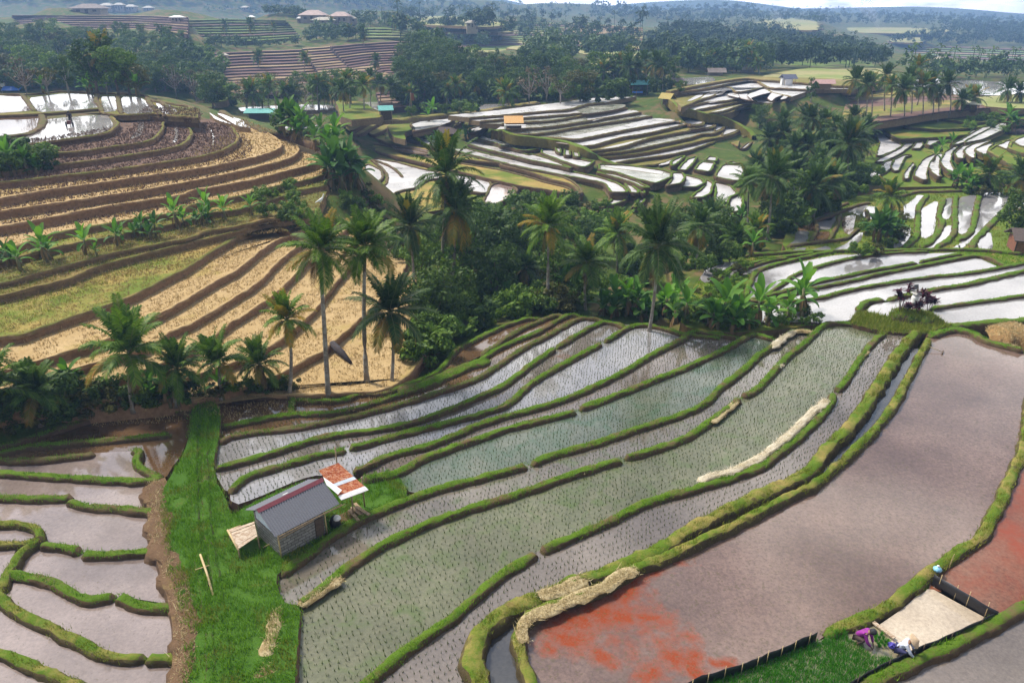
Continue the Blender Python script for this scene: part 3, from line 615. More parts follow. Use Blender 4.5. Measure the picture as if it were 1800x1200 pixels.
# lower long strips and dry strips of the middle hill
def strip(px, z, mat, side=MIDT, depth=1.0, n=1, rim=.45, rm=BUNDB, drop=1.1, grow=0):
    w = organic(wl(px, z), .13, 1.5, .12)
    if grow: w = dilate(w, grow)
    slab('paddy_water' if 'water' in mat.name else 'rice_terrace', w, mat, side, depth, drop=drop)
    if rim: sweep('paddy_bund', w+w[:1], rim, .2, rm, step=.7, taper=False, bvh=False, seed=z)
Y5 = lambda *p: tr('B5', *p)
strip(Y5((230,560),(250,505),(480,540),(830,640),(1100,690),(1527,760),(1800,830))+S6((273,830),(420,880),(640,930),(720,990),(700,1020),(640,990),(420,950),(300,935),(100,900)), -2.7, GOLDG, depth=1.5)
strip(Y5((260,430),(345,405),(600,480),(900,560),(1160,620),(1500,680),(1800,750))+S6((400,780),(600,830),(700,880),(760,930),(785,985),(760,985),(720,930),(640,890),(500,860),(270,780),(0,715))+Y5((1527,700),(1150,660),(830,600),(480,520)), -2.2, GOLDG)
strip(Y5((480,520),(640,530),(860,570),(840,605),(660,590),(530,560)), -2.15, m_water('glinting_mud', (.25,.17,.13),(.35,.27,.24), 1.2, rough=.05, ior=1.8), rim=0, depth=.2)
strip(Y5((930,540),(1020,500),(1330,590),(1500,630),(1800,692))+S6((600,762),(900,822),(1100,880),(1190,930),(1218,978),(1060,978),(1000,892),(900,867),(600,812),(250,747))+Y5((1500,682),(1150,592)), -2.0, HILLW, rm=BUND)
strip(Y5((600,440),(690,432),(840,470),(1060,480),(960,520),(920,545),(830,520)), -1.5, HILLW, rm=BUND)
strip(Y5((1160,490),(1235,472),(1500,540),(1800,620))+S6((300,610),(430,645),(560,690),(690,750),(560,720),(300,672),(100,622))+Y5((1300,540)), -1.4, HILLW, rm=BUND)
strip(Y5((1270,450),(1340,420),(1500,470),(1800,540))+S6((370,522),(370,560),(230,580),(0,528))+Y5((1500,510)), -.9, FARG, rm=BUND)
strip(Y5((1480,425),(1550,405),(1800,460))+S6((400,505),(440,530),(390,525),(270,500)), -.6, FARG, rm=BUND)
strip(S6((390,600),(400,545),(490,535),(520,570),(620,630),(850,680),(900,675),(820,735),(740,725),(600,680)), -1.0, HILLW, rm=BUND)
for q in (S6((515,528),(570,530),(580,600),(545,590)), S6((610,555),(660,560),(670,625),(620,625)), S6((690,560),(740,590),(760,640),(700,630))): strip(q, -.6, HILLW, depth=.5, rim=.35, rm=BUND)
strip(S6((940,705),(1200,715),(1550,765),(1640,790),(1640,830),(1520,880),(1480,890),(1300,850),(1100,780),(950,760)), -1.6, FARG, rm=BUND)
strip(S6((1010,715),(1300,730),(1560,770),(1550,800),(1300,765),(1000,725)), -1.55, HILLW, depth=.1, rim=0)
strip(S6((900,780),(1100,800),(1300,870),(1430,930),(1370,930),(1200,860)), -1.9, HILLW, rm=BUND)
strip(S6((1190,890),(1260,910),(1320,960),(1310,985),(1240,975)), -2.3, HILLW, rm=BUND); strip(S6((1310,920),(1380,935),(1380,990),(1340,980)), -2.4, HILLW, rm=BUND)
strip(S6((930,1115),(1060,1060),(1080,1012),(1220,1012),(1190,1060),(1060,1095),(980,1125)), -3.0, HILLW, rm=BUND); strip(S6((1260,1130),(1330,1040),(1390,1040),(1340,1100)), -3.2, HILLW, rm=BUND)
strip(S6((1640,790),(1740,790),(1770,830),(1730,890),(1580,920),(1640,860)), -1.9, HILLW, rm=BUND)
# blue-white ponds right of the tip
strip(S7((60,1030),(150,930),(250,905),(210,970),(140,1040)), -2.1, HILLW, rm=BUND); strip(S7((0,950),(90,905),(130,900),(60,970),(0,1000)), -1.9, HILLW, rm=BUND)
strip(S7((215,1030),(290,955),(420,965),(370,1055)), -2.3, HILLW, rm=BUND); strip(S7((320,940),(360,905),(440,910),(430,950)), -2.2, HILLW, rm=BUND)
strip(S7((410,1100),(490,980),(690,990),(700,1060),(640,1145)), -2.5, HILLW, rm=BUND); strip(S7((520,970),(600,950),(690,975)), -2.4, HILLW, rm=BUND)
strip(S7((-20,1040),(120,1080),(290,1120),(320,1160),(240,1200),(60,1200),(140,1120),(-10,1110)), -2.7, HILLW, rm=BUND)
strip(S7((330,1120),(400,1160),(380,1260),(300,1300),(180,1300),(320,1190)), -3.0, HILLW, rm=BUND)
strip(S7((410,1150),(560,1180),(640,1260),(560,1300),(520,1400),(420,1330),(430,1230)), -3.3, HILLW, rm=BUND); strip(S7((400,1330),(460,1380),(600,1460),(520,1560),(430,1480)), -3.6, HILLW, rm=BUND)
strip(S7((560,1310),(640,1270),(690,1290),(680,1420),(600,1440),(540,1400)), -3.5, HILLW, rm=BUND)
# ponds left of the middle hill
slab('paddy_bank', chaikin(wl(Y5((200,700),(240,640),(600,680),(1000,760),(1300,830),(1450,900),(1400,1060),(1000,1130),(700,1180),(330,1110),(220,1000)), -3.3), 1), GOLDG, EARTH, 2.5, drop=2.6)
strip(Y5((215,725),(270,705),(380,760),(405,830),(300,930),(235,960),(250,850)), -3.1, HILLW, depth=.6, drop=1.5)
strip(Y5((285,660),(360,655),(560,695),(800,760),(940,780),(960,840),(820,860),(700,940),(560,960),(320,1095),(340,960),(440,890),(440,800),(380,730)), -3.15, HILLW, depth=.6, drop=1.5)
sweep('paddy_bund', wl(Y5((290,665),(420,705),(520,760),(590,830)), -3.1), .5, .25, BUNDB, step=.6)
strip(Y5((1350,1080),(1440,900),(1560,880),(1690,950),(1640,1020),(1480,1090)), -3.0, m_water('glinting_mud', (.25,.17,.13),(.35,.27,.24), 1.2, rough=.05, ior=1.8), depth=.6)
strip(Y5((1000,780),(1300,840),(1440,880),(1400,990),(1150,960)), -3.05, HILLW, depth=.6)
# small dry terraces at the saddle (480..680, 205..240)
for q, z in ((Y5((-180,330),(-100,300),(60,285),(0,330),(-120,380)), -.3), (Y5((0,360),(170,285),(300,285),(130,380),(20,400)), -.8), (Y5((120,410),(320,300),(380,300),(230,400),(160,430)), -1.2), (Y5((250,400),(380,330),(520,300),(400,390),(300,430)), -1.6)): strip(q, z, MIDT, depth=1.2, rim=.4)
strip(Y5((-600,330),(-350,310),(-200,330),(-300,370),(-520,390)), -.2, HILLW)
sweep('field_dyke', wl(Y5((300,300),(560,290),(700,270),(1000,240),(1300,215),(1500,180),(1900,120)), 2.2), 2.2, .5, MIDT, step=1)
strip(Y5((660,320),(760,290),(1090,260),(1040,310),(950,345),(690,395),(700,360)), .6, HILLW); strip(Y5((1080,340),(1130,300),(1180,290),(1120,330)), .6, HILLW, rim=.3); strip(Y5((1215,405),(1220,370),(1330,335),(1410,345),(1300,400)), .2, HILLW); strip(Y5((1200,280),(1350,240),(1530,270),(1400,280)), 1.2, HILLW)
strip(Y5((440,330),(560,310),(660,320),(690,370),(600,400),(620,470),(500,440),(460,390)), .3, MIDG, rim=0)
# upper right slope of the middle hill
uq = [
 (S7((450,500),(560,480),(700,420),(850,410),(900,420)), 1.7), (S7((350,488),(500,465),(700,402),(850,390),(900,395)), 2.2), (S7((240,455),(400,425),(600,385),(780,365),(820,380)), 2.7),
 (S7((115,430),(330,383),(500,370),(660,345),(830,330),(1000,370)), 3.2), (S7((100,430),(270,358),(400,320),(560,250),(700,290),(960,300),(1080,310)), 3.7), (S7((0,310),(300,265),(420,245),(560,240),(620,280),(740,270),(900,240),(960,285),(1150,330)), 4.2), (S7((0,290),(300,255),(700,175),(820,180),(940,240),(1100,250),(1300,260)), 4.7), (S7((0,275),(300,215),(690,155),(900,170),(1200,190),(1500,220),(1800,230)), 5.2), ]
terraces([(p, z, (HILLW, MIDT, HILLW, HILLW, MIDT, HILLW, HILLW, MIDT)[i], MIDT, SHELF) for i, (p, z) in enumerate(uq)], back=(S7((-50,270),(300,200),(690,140),(1000,140),(1400,150),(1800,170),(2000,175)), 5.2), lip=.2)
for px, z in ((S7((360,480),(560,430),(750,380),(830,388),(700,400),(500,462)), 2.24), (S7((245,450),(340,400),(660,345),(700,350),(480,395),(400,422)), 2.74), (S7((115,427),(240,360),(290,365),(320,385),(200,405)), 3.2), (S7((340,380),(500,320),(640,340),(560,360),(380,385)), 3.22),
   (S7((145,372),(230,320),(310,285),(300,320),(200,365)), 3.75), (S7((270,355),(350,290),(480,260),(545,250),(500,300),(400,318)), 3.74), (S7((530,310),(600,270),(640,300),(655,340)), 3.72), (S7((640,280),(720,275),(740,340),(780,368),(660,340)), 3.72),
   (S7((720,310),(890,250),(960,285),(850,310),(760,340),(790,370)), 4.23), (S7((920,340),(980,270),(1070,310),(1000,335),(960,370)), 4.22), (S7((1040,355),(1090,310),(1130,310),(1100,345)), 4.2)): pond(px, z, HILLW, 1)
def ramp(pts, w, mat, h=.12):
    w *= .7
    for (u, v), z in pts: q = P(u, v, z-.3); CTRL.extend([tuple(q), (q.x, q.y-.8, q.z-.1), (q.x, q.y-1.6, q.z-.4)]*4)
    sweep('grass_bank', [P(u, v, z)-Vector((0, 0, .1)) for (u, v), z in pts], w, h, mat, step=.8, foot=1.6, jit=.25, taper=False)
ramp(list(zip(S6((-60,380),(20,372),(150,418),(440,450),(620,480),(780,532),(860,577),(920,608),(960,643),(1100,693),(1200,728),(1350,745)), (2.1,2.0,1.5,1.0,.75,.45,-.1,-.65,-1.2,-1.75,-2.3,-2.5))), 1.7, MIDG)
ramp(list(zip(S7((-40,318),(60,400),(110,432),(240,458),(350,490),(450,503),(600,560),(740,640),(800,700)), (4.0,3.5,3.1,2.6,2.1,1.6,.4,-.8,-1.6))), 1.6, MIDG)
# ---- right hill
slab('paddy_bank', chaikin(wl(tr('B8',(250,1200),(300,640),(440,590),(650,570),(1000,700),(1500,600),(1900,560),(2100,1200),(1500,1180)), -1.2), 1), MIDG, SOIL, 2.0, drop=1.5)
V8 = lambda *p: tr('B8', *p)
for px, z, m in [
 (V8((440,640),(650,560),(900,520),(1100,480),(1300,500),(1600,560),(1640,600),(1300,690),(1050,720),(760,730),(600,740)), .3, MIDG), (V8((650,620),(760,560),(1050,490),(1200,470),(1400,500),(1590,570),(1450,620),(1200,640),(950,650)), .9, MIDG), (V8((1000,540),(1080,485),(1250,470),(1400,500),(1500,560),(1300,590)), 1.5, MIDG),
 (V8((1300,470),(1400,430),(1550,390),(1900,330),(2000,520),(1700,560),(1580,560)), 1.9, MIDG), (V8((1500,440),(1700,360),(1950,300),(1950,470),(1700,500)), 2.6, MIDG), (V8((1640,400),(1760,350),(1950,320),(1950,430),(1760,430)), 3.0, PLOUGH),
 (V8((1450,850),(1530,800),(1670,740),(1850,690),(2050,690),(2100,1050),(1700,1000)), 2.0, MIDG), (V8((1650,830),(1680,760),(1800,710),(2000,690),(2050,900),(1800,880)), 2.7, MIDG)]:
    strip(px, -1+(z+1)*.6, m, side=MIDG, depth=1.2, rim=.5, rm=BUNDY)
for px, z in [
 (V8((335,650),(435,630),(450,690),(500,740),(570,770),(620,800),(540,850),(440,890),(395,900),(430,770),(400,720)), -1.0), (V8((380,960),(440,920),(620,830),(700,755),(720,790),(600,880),(450,950)), -1.05),
 (V8((430,1020),(480,960),(540,940),(510,1020),(400,1090),(330,1110),(310,1060)), -1.1), (V8((540,990),(560,940),(640,900),(720,890),(640,910),(620,970),(570,1050),(540,1020)), -1.0), (V8((665,1130),(660,1080),(700,1020),(745,960),(690,1060)), -.8),
 (V8((760,1090),(770,1040),(850,930),(960,880),(890,960),(850,1060),(860,1140)), -.5), (V8((895,1000),(960,900),(1015,870),(970,960),(980,1070),(995,1105),(930,1060)), 0), (V8((1010,950),(1060,860),(1150,808),(1095,870),(1080,960),(1130,1070),(1040,1010)), .4),
 (V8((1145,870),(1220,808),(1310,785),(1225,850),(1200,930),(1170,920)), .7), (V8((1235,840),(1330,785),(1480,748),(1350,810),(1310,880),(1320,925),(1260,890)), 1.1), (V8((1335,830),(1490,775),(1440,830),(1430,890),(1370,865)), 1.5), (V8((1530,790),(1670,743),(1640,840)), 2.05), (V8((1680,760),(1800,708),(1950,690),(1950,830),(1800,812)), 2.75),
 (V8((1110,800),(1300,690),(1440,610),(1540,588),(1560,612),(1400,680),(1250,760)), .9), (V8((1215,775),(1400,680),(1590,578),(1645,590),(1590,650),(1400,740)), 1.2), (V8((870,790),(900,740),(950,720),(1000,740),(890,800)), -.4), (V8((735,830),(800,750),(820,790),(790,830)), -.9),
 (V8((640,580),(690,565),(690,610)), .95), (V8((740,570),(890,525),(890,545)), .95), (V8((960,505),(1040,490),(1030,530)), 1.55), (V8((1060,480),(1140,478),(1160,515)), 1.55), (V8((1330,460),(1390,435),(1370,465),(1560,555),(1540,560)), 1.95), (V8((480,560),(560,520),(680,505),(640,545),(540,570)), -.6), (V8((1270,690),(1320,650),(1350,660)), .5)]:
    strip(px, -1+(z+1)*.6, HILLW, side=MIDG, depth=.8, grow=.22, rim=.2, rm=BUND if z < 1.4 else BUNDY, drop=1.0)
# far terraces: evenly stepped slopes between two lines
def zD(v, D): d = ray(0, v); return CH+d.z*D/d.y
def auto(bot, top, n, D0, D1, mats, side=None, lip=0, seed=0):
    m = 14
    def res(px):
        q = catmull([Vector((a, c, 0)) for a, c in px], 2.0); return [q[int(i*(len(q)-1)/m)] for i in range(m+1)]
    B, T = res(bot), res(top); rs = []
    for k in range(n+1):
        t = k/n
        ln = [B[i].lerp(T[i], t) for i in range(m+1)]
        vm = sum(p.y for p in ln)/len(ln); z = zD(vm, D0+(D1-D0)*t)
        rs.append(([(p.x, p.y+.5*nz(p.x*.05, k, seed)) for p in ln], z, mats[(k*7+seed) % len(mats)], side))
    terraces(rs, lip=lip, names='hill_terrace')
auto([(360,172),(420,166),(520,164),(600,158)], [(365,90),(450,86),(530,83),(560,80)], 15, 195, 285, [FARB, FARB, FARB, FARY], FARB)
auto([(575,150),(620,145),(700,138)], [(530,82),(560,80),(582,78)], 15, 205, 287, [FARY, FARY, FARB], FARB, seed=2)
auto([(640,150),(700,140),(770,150),(800,160)], [(580,78),(640,73),(720,70),(780,85)], 16, 210, 290, [FARB, FARB, FARB, FARY, FARB], FARB, seed=1)
auto([(670,190),(720,186),(780,172)], [(660,160),(720,155),(800,150)], 5, 180, 205, [FARB, FARB], FARB, seed=3)
auto([(360,72),(440,72),(530,66)], [(310,32),(400,30),(500,32)], 9, 315, 395, [FARGR, FARGR, FARB, FARGR], FARGR, seed=4)
auto([(20,45),(120,50),(250,52),(330,60)], [(20,24),(120,24),(230,24),(330,26)], 7, 320, 400, [FARB, FARB, FARY], FARB, seed=5)
auto([(630,66),(690,66),(740,66)], [(632,46),(680,46),(720,52)], 4, 320, 370, [FARGR], FARGR, seed=6)
auto([(1570,120),(1680,132),(1800,138),(1950,140)], [(1590,82),(1680,80),(1800,84),(1950,86)], 14, 470, 680, [FARGR, FARGR, FARY, FARB, FARGR], FARB, seed=7)
auto([(1480,222),(1560,212),(1650,198),(1740,190)], [(1490,165),(1560,160),(1660,158),(1720,160)], 8, 150, 205, [MIDT, FARB, GOLDG, FARB, MIDT], MIDT, lip=.2, seed=8)
auto([(715,104),(900,94),(1030,96),(1130,104)], [(735,44),(900,38),(1030,40),(1130,46)], 16, 320, 580, [FARGR, FARL, FARB, FARGR, FARL], MIDT, seed=9)
auto([(1180,112),(1300,112),(1420,116),(1540,118)], [(1200,92),(1300,92),(1420,98),(1540,104)], 4, 330, 400, [FARGR, FARGR], MIDT, seed=10)
def patch(px, D, mat, nm='field'):
    v = sum(p[1] for p in px)/len(px); z = zD(v, D)
    slab(nm, organic(wl(px, z), .15, 8, D*.006), mat, MIDT, 1.2, drop=.8)
patch([(1340,132),(1440,116),(1560,122),(1570,140),(1470,148),(1340,146)], 235, FARL); patch([(1330,140),(1450,138),(1560,146),(1500,160),(1360,156)], 205, FARL)
for q in ([(1360,128),(1400,120),(1450,120),(1440,128)], [(1380,140),(1470,134),(1560,134),(1490,141)]): pass
patch([(1560,146),(1640,138),(1800,146),(1900,150),(1900,168),(1700,168),(1600,160)], 215, FARW, 'paddy_water')
patch([(1700,172),(1800,165),(1900,170),(1900,190),(1740,190)], 175, FARL)
patch([(1200,138),(1250,135),(1262,145),(1200,150)], 200, FARW, 'paddy_water')
patch([(600,183),(700,176),(735,182),(730,192),(640,195)], 185, FARW, 'paddy_water'); patch([(845,183),(900,183),(930,192),(870,196),(835,194)], 172, FARW, 'paddy_water'); patch([(415,190),(480,186),(580,184),(590,192),(480,197),(420,197)], 175, FARW, 'paddy_water')
patch([(880,84),(960,76),(1000,84),(940,92)], 330, FARL); patch([(1035,108),(1100,100),(1130,118),(1060,132)], 250, FARL); patch([(1060,86),(1200,84),(1220,96),(1080,98)], 380, FARGR)
patch([(715,30),(790,28),(900,42),(860,48),(740,44)], 520, FARL); patch([(740,44),(900,50),(900,58),(760,56)], 460, FARL); patch([(985,48),(1080,44),(1130,54),(1020,62)], 520, FARY)
patch([(1320,33),(1400,32),(1440,40),(1440,54),(1350,52)], 780, FARL); patch([(1440,54),(1480,60),(1500,74),(1470,70)], 620, FARY); patch([(1480,48),(1600,48),(1690,54),(1640,60),(1500,58)], 900, FARL); patch([(1550,60),(1640,62),(1620,76),(1560,74)], 760, FARL)
patch([(368,162),(400,158),(402,178),(375,182)], 180, MIDG); patch([(590,175),(640,180),(680,205),(600,212)], 150, MIDG)
patch([(1180,155),(1240,148),(1230,165),(1190,172)], 185, MIDG)

# ================================================================ GROUND UNDER EVERYTHING
for u, v, z in ((760,600,-2.2),(820,560,-3),(900,520,-4),(1000,510,-4.5),(1100,500,-4.5),(850,450,-5),(1000,440,-5),(900,400,-5),(1050,400,-5),(1200,440,-4),(1280,420,-3.5),(1350,380,-4),(1420,330,-4),(1400,280,-4),(1380,240,-3.5),(1450,240,-3),(780,540,-3),(1150,530,-3),(760,480,-3.5),(700,430,-4),(1240,400,-4.5),(1150,400,-5)):
    q = P(u, v, z); CTRL += [tuple(q)]*6
for u, v, D in ((-200,150,190),(0,140,190),(150,140,190),(300,150,185),(-200,80,260),(100,80,260),(300,90,255),(-200,45,320),(100,40,330),(300,60,310),(-200,22,420),(100,18,430),(300,20,430),(500,22,430),(600,28,420),(700,36,430),
   (-200,-40,900),(0,-40,900),(200,-35,900),(400,-25,950),(600,-12,1000),(800,0,1100),(1000,8,1300),(700,20,600),(900,30,680),(1100,24,1000),(1250,20,1300),(1400,24,1500),(1600,30,1500),(1800,36,1500),(2000,40,1500),(1150,60,560),(1000,70,470),(850,75,400),
   (760,120,270),(850,130,245),(950,135,240),(1050,140,230),(820,170,190),(900,175,185),(1000,165,190),(1100,160,190),(1150,100,330),(1250,112,320),(1350,112,330),(1450,112,345),(1550,118,360),(1250,70,560),(1400,70,600),(1500,80,560),(1600,90,560),(1750,70,800),(1900,70,800),(1700,45,1050),(1500,45,1000),(1300,45,850),(1500,230,130),(1620,225,135),(1700,215,140),
   (700,-40,2400),(1200,5,2400),(1600,16,2400),(2100,16,2400),(0,-80,2400),(-400,-60,1500),(2200,60,900),(2200,120,400),(2100,250,130),(-400,160,160)):
    q = PD(u, v, D); CTRL += [tuple(q)]*4
CTRL += [(0, 5, -.6), (-10, 10, -.6), (10, 10, -.4), (20, 8, -.4), (-20, 12, -.8)]
def build_ground():
    C = np.array(CTRL)
    Ds = [4.0]
    while Ds[-1] < 2600: Ds.append(Ds[-1]*1.03+.12)
    Ds = np.array(Ds); us = np.linspace(-1.25, 1.25, 141)
    Xg = (Ds[:, None]+34)*us[None]; Yg = np.repeat(Ds[:, None], len(us), 1); q = np.stack([Xg.ravel(), Yg.ravel()], 1)
    Z = np.zeros(len(q))
    for i in range(0, len(q), 1500):
        d2 = ((q[i:i+1500, None, :]-C[None, :, :2])**2).sum(-1)
        s = (q[i:i+1500, 1:2]*.012)**2+.4
        w = 1/(d2+s)**2
        Z[i:i+1500] = (w*C[None, :, 2]).sum(1)/w.sum(1)
    for k in range(len(q)):
        D = q[k, 1]
        if D > 110: Z[k] += nz(q[k, 0], D, 3.3, 1/(D*.16))*D*.006
    for poly, z in POLYS:
        lo_, hi = poly.min(0)-.3, poly.max(0)+.3
        ii = np.nonzero((q[:, 0] > lo_[0]) & (q[:, 0] < hi[0]) & (q[:, 1] > lo_[1]) & (q[:, 1] < hi[1]) & (Z > z))[0]
        if not len(ii): continue
        x, y = q[ii, 0], q[ii, 1]; ins = np.zeros(len(ii), bool); j = len(poly)-1
        for i in range(len(poly)):
            (xi, yi), (xj, yj) = poly[i], poly[j]
            c = ((yi > y) != (yj > y)) & (x < (xj-xi)*(y-yi)/(yj-yi+1e-12)+xi); ins ^= c; j = i
        Z[ii[ins]] = z
    V = np.column_stack([q, Z]); nr, nc = len(Ds), len(us)
    Fc = [[r*nc+c, r*nc+c+1, (r+1)*nc+c+1, (r+1)*nc+c] for r in range(nr-1) for c in range(nc-1)]
    struct('ground', V.tolist(), Fc, SOIL, None, True)
build_ground()
BVH = BVHTree.FromPolygons(TERR_V, TERR_F)
def hit(u, v):
    h = BVH.ray_cast(Vector((0, 0, CH)), ray(u, v).normalized())
    return h[0]
def drop(x, y, z=80):
    h = BVH.ray_cast(Vector((x, y, z)), Vector((0, 0, -1))); return h[0]
# ================================================================ PLANTS
def root(name, label, cat, loc, group=None, rz=0, s=1):
    o = bpy.data.objects.new(name, None); COL.objects.link(o); o.location = loc; o.rotation_euler = (0, 0, rz); o.scale = (s,)*3
    o.empty_display_size = .3; o['label'] = label; o['category'] = cat
    if group: o['group'] = group
    return o
def tag(o, label, cat, group=None):
    o['label'] = label; o['category'] = cat
    if group: o['group'] = group
    return o
def inst(name, me, parent, loc=(0, 0, 0), rot=(0, 0, 0), s=1):
    o = bpy.data.objects.new(name, me); COL.objects.link(o); o.parent = parent; o.location = loc; o.rotation_euler = rot; o.scale = (s,)*3 if isinstance(s, (int, float)) else s
    return o
def mesh(name, V, Fc, mats, fm=None, smooth=False):
    me = bpy.data.meshes.new(name); me.from_pydata([tuple(v) for v in V], [], Fc)
    for m in (mats if isinstance(mats, (list, tuple)) else [mats]): me.materials.append(m)
    if fm is not None: me.polygons.foreach_set('material_index', fm)
    if smooth: me.polygons.foreach_set('use_smooth', [True]*len(Fc))
    me.update(); return me
def tube(V, Fc, pts, rad, n=6, cap=True):
    k0 = len(V)
    for i, p in enumerate(pts):
        t = (pts[min(i+1, len(pts)-1)]-pts[max(0, i-1)]).normalized()
        a = t.cross(Vector((0, 0, 1))); a = a.normalized() if a.length > .05 else Vector((1, 0, 0)); b_ = t.cross(a)
        for k in range(n):
            w = 2*math.pi*k/n; V.append(p+(a*math.cos(w)+b_*math.sin(w))*rad[i])
    for i in range(len(pts)-1):
        for k in range(n): Fc.append([k0+i*n+k, k0+i*n+(k+1) % n, k0+(i+1)*n+(k+1) % n, k0+(i+1)*n+k])
    if cap: Fc.append([k0+(len(pts)-1)*n+k for k in range(n)]); Fc.append([k0+k for k in range(n)][::-1])
PALM = m_leaf('palm_leaf', (.042, .10, .010), (.085, .17, .017), (.145, .225, .03), trans=.18)
PALMD = m_leaf('dark_palm_leaf', (.024, .062, .011), (.048, .10, .018), (.085, .145, .03), trans=.15)
PALMY = m_leaf('yellow_palm_leaf', (.14, .15, .02), (.24, .19, .03), (.33, .17, .03))
PALMX = m_leaf('dead_palm_leaf', (.12, .075, .035), (.19, .125, .06), trans=.05)
RIB = m_plain('leaf_rib', (.16, .17, .05), .6, .2, 3, 0)
def m_trunk():
    b_ = NB('palm_trunk'); w = b_.n('TexWave'); w.bands_direction = 'Z'; w.inputs['Scale'].default_value = 3.2; w.inputs['Distortion'].default_value = 3; w.inputs['Detail'].default_value = 3
    b_.l(b_.co, w.inputs['Vector'])
    c = b_.mix(b_.mr(w.outputs[0], .2, .8), (.16, .125, .095), (.30, .26, .21)); c = b_.mix(b_.mr(b_.noise(2.5, 5), .45, .6), c, (.36, .34, .29)); c = b_.mix(b_.mr(b_.noise(1.1, 5), .55, .7), c, (.11, .075, .05))
    b_.set('Base Color', c); b_.set('Roughness', .9); b_.bump(w.outputs[0], .5, .03); return b_.m
TRUNK = m_trunk()
BARK = m_plain('bark', (.14, .105, .075), .9, .4, 3, .5)
PALEBARK = m_plain('pale_bark', (.34, .30, .26), .9, .3, 3, .4)
def frond(V, Fc, FM, az, el, L, droop, mi, nleaf=34, ll=1.0, w=.075, start=.12, r0=.05):
    ca, sa = math.cos(az), math.sin(az)
    pts = []; x = z = 0; n = 12
    for i in range(n+1):
        pts.append(Vector((ca*x, sa*x, z))); s = i/n; a = el-droop*s**1.4; x += math.cos(a)*L/n; z += math.sin(a)*L/n
    k = len(Fc); tube(V, Fc, pts, [r0*(1-.85*i/n) for i in range(n+1)], 3, False); FM += [3]*(len(Fc)-k)
    side = Vector((-sa, ca, 0))
    for i in range(nleaf):
        s = start+(1-start)*(i+.5)/nleaf; f = s*n; j = min(n-1, int(f)); p = pts[j].lerp(pts[j+1], f-j); t = (pts[j+1]-pts[j]).normalized(); up = side.cross(t)*-1
        if up.z < 0 and abs(up.z) > .2: up = -up
        l = ll*(.45+.75*math.sin(math.pi*min(1, s*.85+.12)))*random.uniform(.85, 1.1)
        for sg in (-1, 1):
            d = (side*sg*.85+t*(.45+.5*s)+up*random.uniform(.05, .3)).normalized()
            m = p+d*l*.5+Vector((0, 0, -.06*l)); e = p+d*l*.93+Vector((0, 0, -l*random.uniform(.26, .5)))
            ww = t*w*(1.1 if s < .8 else .8); k0 = len(V)
            V += [p-ww*.6, p+ww*.6, m+ww, m-ww, e]; Fc += [[k0, k0+1, k0+2, k0+3], [k0+3, k0+2, k0+4]]; FM += [mi, mi]
def crown_mesh(name, nf, L, seed, elr=(-.55, 1.35), green=None, yellow=.08, dead=2, nleaf=34, nuts=True, ll=1.0, w=.072, droopm=1.0):
    random.seed(seed); V, Fc, FM = [], [], []
    for i in range(nf):
        t = i/(nf-1); az = i*2.399963+random.uniform(-.25, .25); el = elr[1]+.08+(elr[0]-elr[1])*t**1.5+random.uniform(-.1, .1)
        mi = 1 if random.random() < yellow+(.25 if t > .85 else 0) else 0
        frond(V, Fc, FM, az, el, L*random.uniform(.85, 1.08)*(.8 if t < .12 else 1), random.uniform(.8, 1.2)*(.38+.85*t)*droopm, mi, nleaf, ll, w)
    for i in range(dead): frond(V, Fc, FM, random.uniform(0, 6.28), random.uniform(-1.35, -.9), L*.75, .35, 2, nleaf//2, ll*.7, w)
    if nuts:
        for i in range(9):
            a = random.uniform(0, 6.28); r = random.uniform(.2, .42); c = Vector((math.cos(a)*r, math.sin(a)*r, random.uniform(-.55, -.15))); k0 = len(V)
            V += [c+Vector(q)*.15 for q in ((1,0,0),(0,1,0),(-1,0,0),(0,-1,0),(0,0,1.2),(0,0,-1.2))]
            f = [[0,1,4],[1,2,4],[2,3,4],[3,0,4],[1,0,5],[2,1,5],[3,2,5],[0,3,5]]; Fc += [[k0+x for x in q] for q in f]; FM += [1]*8
    return mesh(name, V, Fc, [green or PALM, PALMY, PALMX, RIB], FM)
CR = dict(
 a=crown_mesh('crown', 30, 4.3, 1), b=crown_mesh('crown', 30, 4.6, 2, (-.75, 1.3), yellow=.05, dead=3), c=crown_mesh('crown', 26, 4.0, 3, (-.5, 1.4), yellow=.3, dead=3),
 d=crown_mesh('crown', 32, 4.8, 4, (-.7, 1.35), PALMD, .03, 3), y=crown_mesh('crown', 24, 4.2, 5, (-.15, 1.42), PALM, .06, 1, nuts=False, droopm=1.15), e=crown_mesh('crown', 30, 4.6, 6, (-.85, 1.25), PALMD, .05, 5),
 f=crown_mesh('crown', 28, 4.2, 8, (-.8, 1.25), PALMD, .06, 3, nleaf=18, nuts=False, w=.11), g=crown_mesh('crown', 26, 4.2, 9, (-.6, 1.3), PALM, .1, 2, nleaf=18, nuts=False, w=.11))
random.seed(21)
